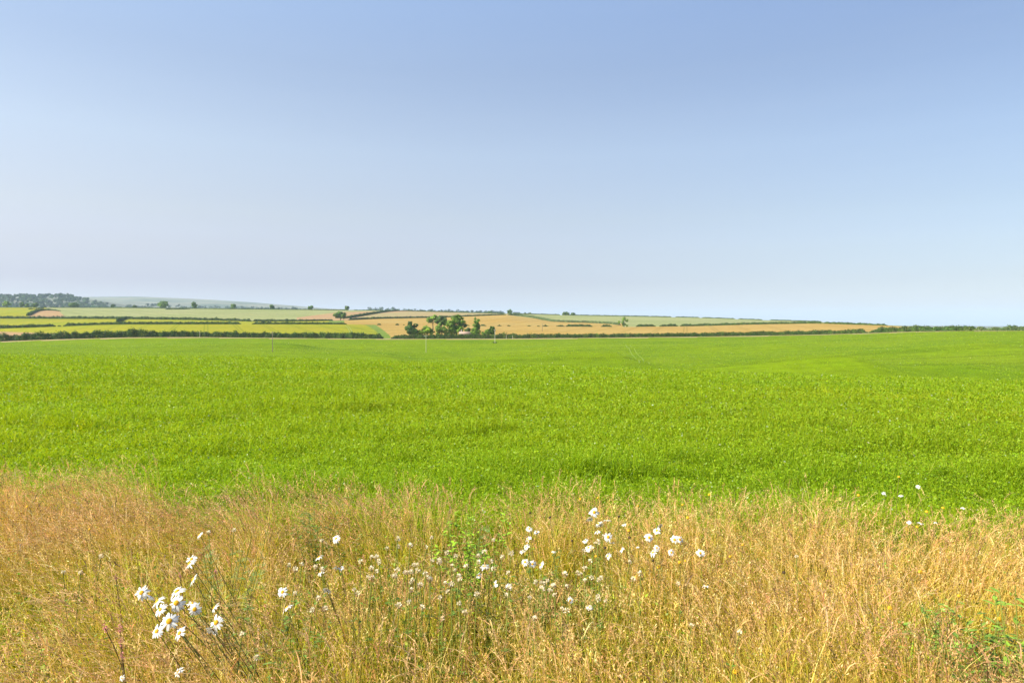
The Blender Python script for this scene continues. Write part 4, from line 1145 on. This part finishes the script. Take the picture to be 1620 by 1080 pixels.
def leafy_weed(label, x, y, h, spread, n_stem, n_leaf, size, col, aspect=.42, feather=False):
    q = np.random.default_rng(int(x + y * 3)); w = at_height(x, y, h * .75); foot = np.array([w[0], w[1], 0.]); foot[2] = hz(foot[0], foot[1])
    root = empty('leafy_weed', foot); tag(root, label, 'weed')
    mb, ml = MB(), MB()
    for i in range(n_stem):
        tip = np.array([q.normal(0, spread), q.normal(0, spread * .8), h * q.uniform(.65, 1.05)])
        P = stem_curve(np.array([*q.normal(0, .02, 2), -.02]), tip, .02, 9); mb.tube(P, np.linspace(.003, .0014, 9), (.22, .26, .05), 5)
        for k in range(n_leaf):
            t = q.uniform(.25, 1) * 8; j = min(int(t), 7); p = P[j] + (P[j + 1] - P[j]) * (t - j)
            th = q.uniform(0, 6.28); d = unit(np.array([np.cos(th), np.sin(th), q.uniform(-.1, .8)])); e = unit(np.cross(d, np.array([0, 0, 1.]))); up = np.cross(e, d)
            L = size * 1.15 * q.uniform(.5, 1.2); cc = np.array(col) * 1.35 * np.exp(q.normal(0, .22))
            if feather:
                for u in np.linspace(.15, 1, 6):
                    for sd_ in (-1, 1):
                        b_ = p + d * L * u; l2 = L * .38 * (1.1 - u * .7); dd_ = unit(d * .6 + e * sd_)
                        ml.add(np.array([b_, b_ + dd_ * l2 * .5 + d * l2 * .12, b_ + dd_ * l2, b_ + dd_ * l2 * .5 - d * l2 * .12]), [(0, 1, 2, 3)], cc)
            else:
                a_ = aspect * L * .5
                V = np.array([p, p + d * L * .35 - e * a_ + up * .15 * a_, p + d * L * .4, p + d * L * .35 + e * a_ + up * .15 * a_, p + d * L * .75 - e * a_ * .7 - up * L * .06, p + d * L * .75 + e * a_ * .7 - up * L * .06, p + d * L - up * L * .14])
                ml.add(V, [(0, 1, 2, 2), (0, 2, 3, 3), (1, 4, 6, 2), (2, 6, 5, 3)], cc)
    link('stem', mb.mesh('stem'), M_leaf, root)
    link('leaves', ml.mesh('leaves'), M_leaf, root)
    return root
leafy_weed('light green leafy weed rising above the straw in the middle of the meadow', 745, 862, .68, .11, 22, 26, .034, (.22, .36, .02))
leafy_weed('bluish green feathery plant just below the light green weed', 737, 876, .62, .08, 10, 14, .04, (.13, .24, .07), feather=True)
leafy_weed('feathery bluish green plant between the stems of the leaning daisies', 355, 890, .70, .12, 10, 12, .045, (.15, .25, .08), feather=True)
leafy_weed('dark green low weed left of the middle, under the brown grass', 500, 828, .56, .14, 16, 18, .032, (.10, .16, .025))
leafy_weed('dense dark weed filling the hollow below the row of three daisies', 845, 915, .52, .18, 20, 18, .030, (.10, .16, .025))
leafy_weed('large bright leafy weed at the bottom right corner', 1565, 1025, .54, .17, 26, 22, .034, (.13, .22, .03))
leafy_weed('tall thin leafed weed at the right edge of the picture above the corner weed', 1602, 1000, .66, .07, 9, 16, .040, (.17, .29, .03))
leafy_weed('broad leafed weed partly hidden by straw left of the corner weed', 1500, 985, .52, .09, 12, 14, .034, (.17, .29, .04))
leafy_weed('small green weed alone in the straw right of the middle', 1391, 925, .46, .03, 4, 9, .026, (.15, .27, .04))
leafy_weed('dark green weed at the crop edge right of the tallest daisies', 1118, 815, .46, .05, 6, 12, .030, (.09, .17, .03))
leafy_weed('yellow green weed in the bottom left corner grass', 95, 1045, .42, .07, 6, 10, .03, (.24, .36, .03))
leafy_weed('green weed tangled under the white flowers of the leaning clump', 420, 985, .56, .16, 14, 16, .03, (.12, .20, .035))

# ------------------------------------------------------------------ summer haze lying over the land
def haze():
    mb = MB(); mb.box((-12600, -12600, -45), (12600, 12600, 235), (1, 1, 1))
    m, nt, out = new_mat('haze')
    v = nt.nodes.new('ShaderNodeVolumePrincipled')
    v.inputs['Color'].default_value = (.62, .80, 1, 1)
    v.inputs['Density'].default_value = 0.75e-4
    v.inputs['Anisotropy'].default_value = .0
    nt.links.new(v.outputs[0], out.inputs['Volume'])
    return tag(link('haze', mb.mesh('haze'), m), 'thin blue summer haze over the far fields and hills', 'haze', kind='stuff')
haze()
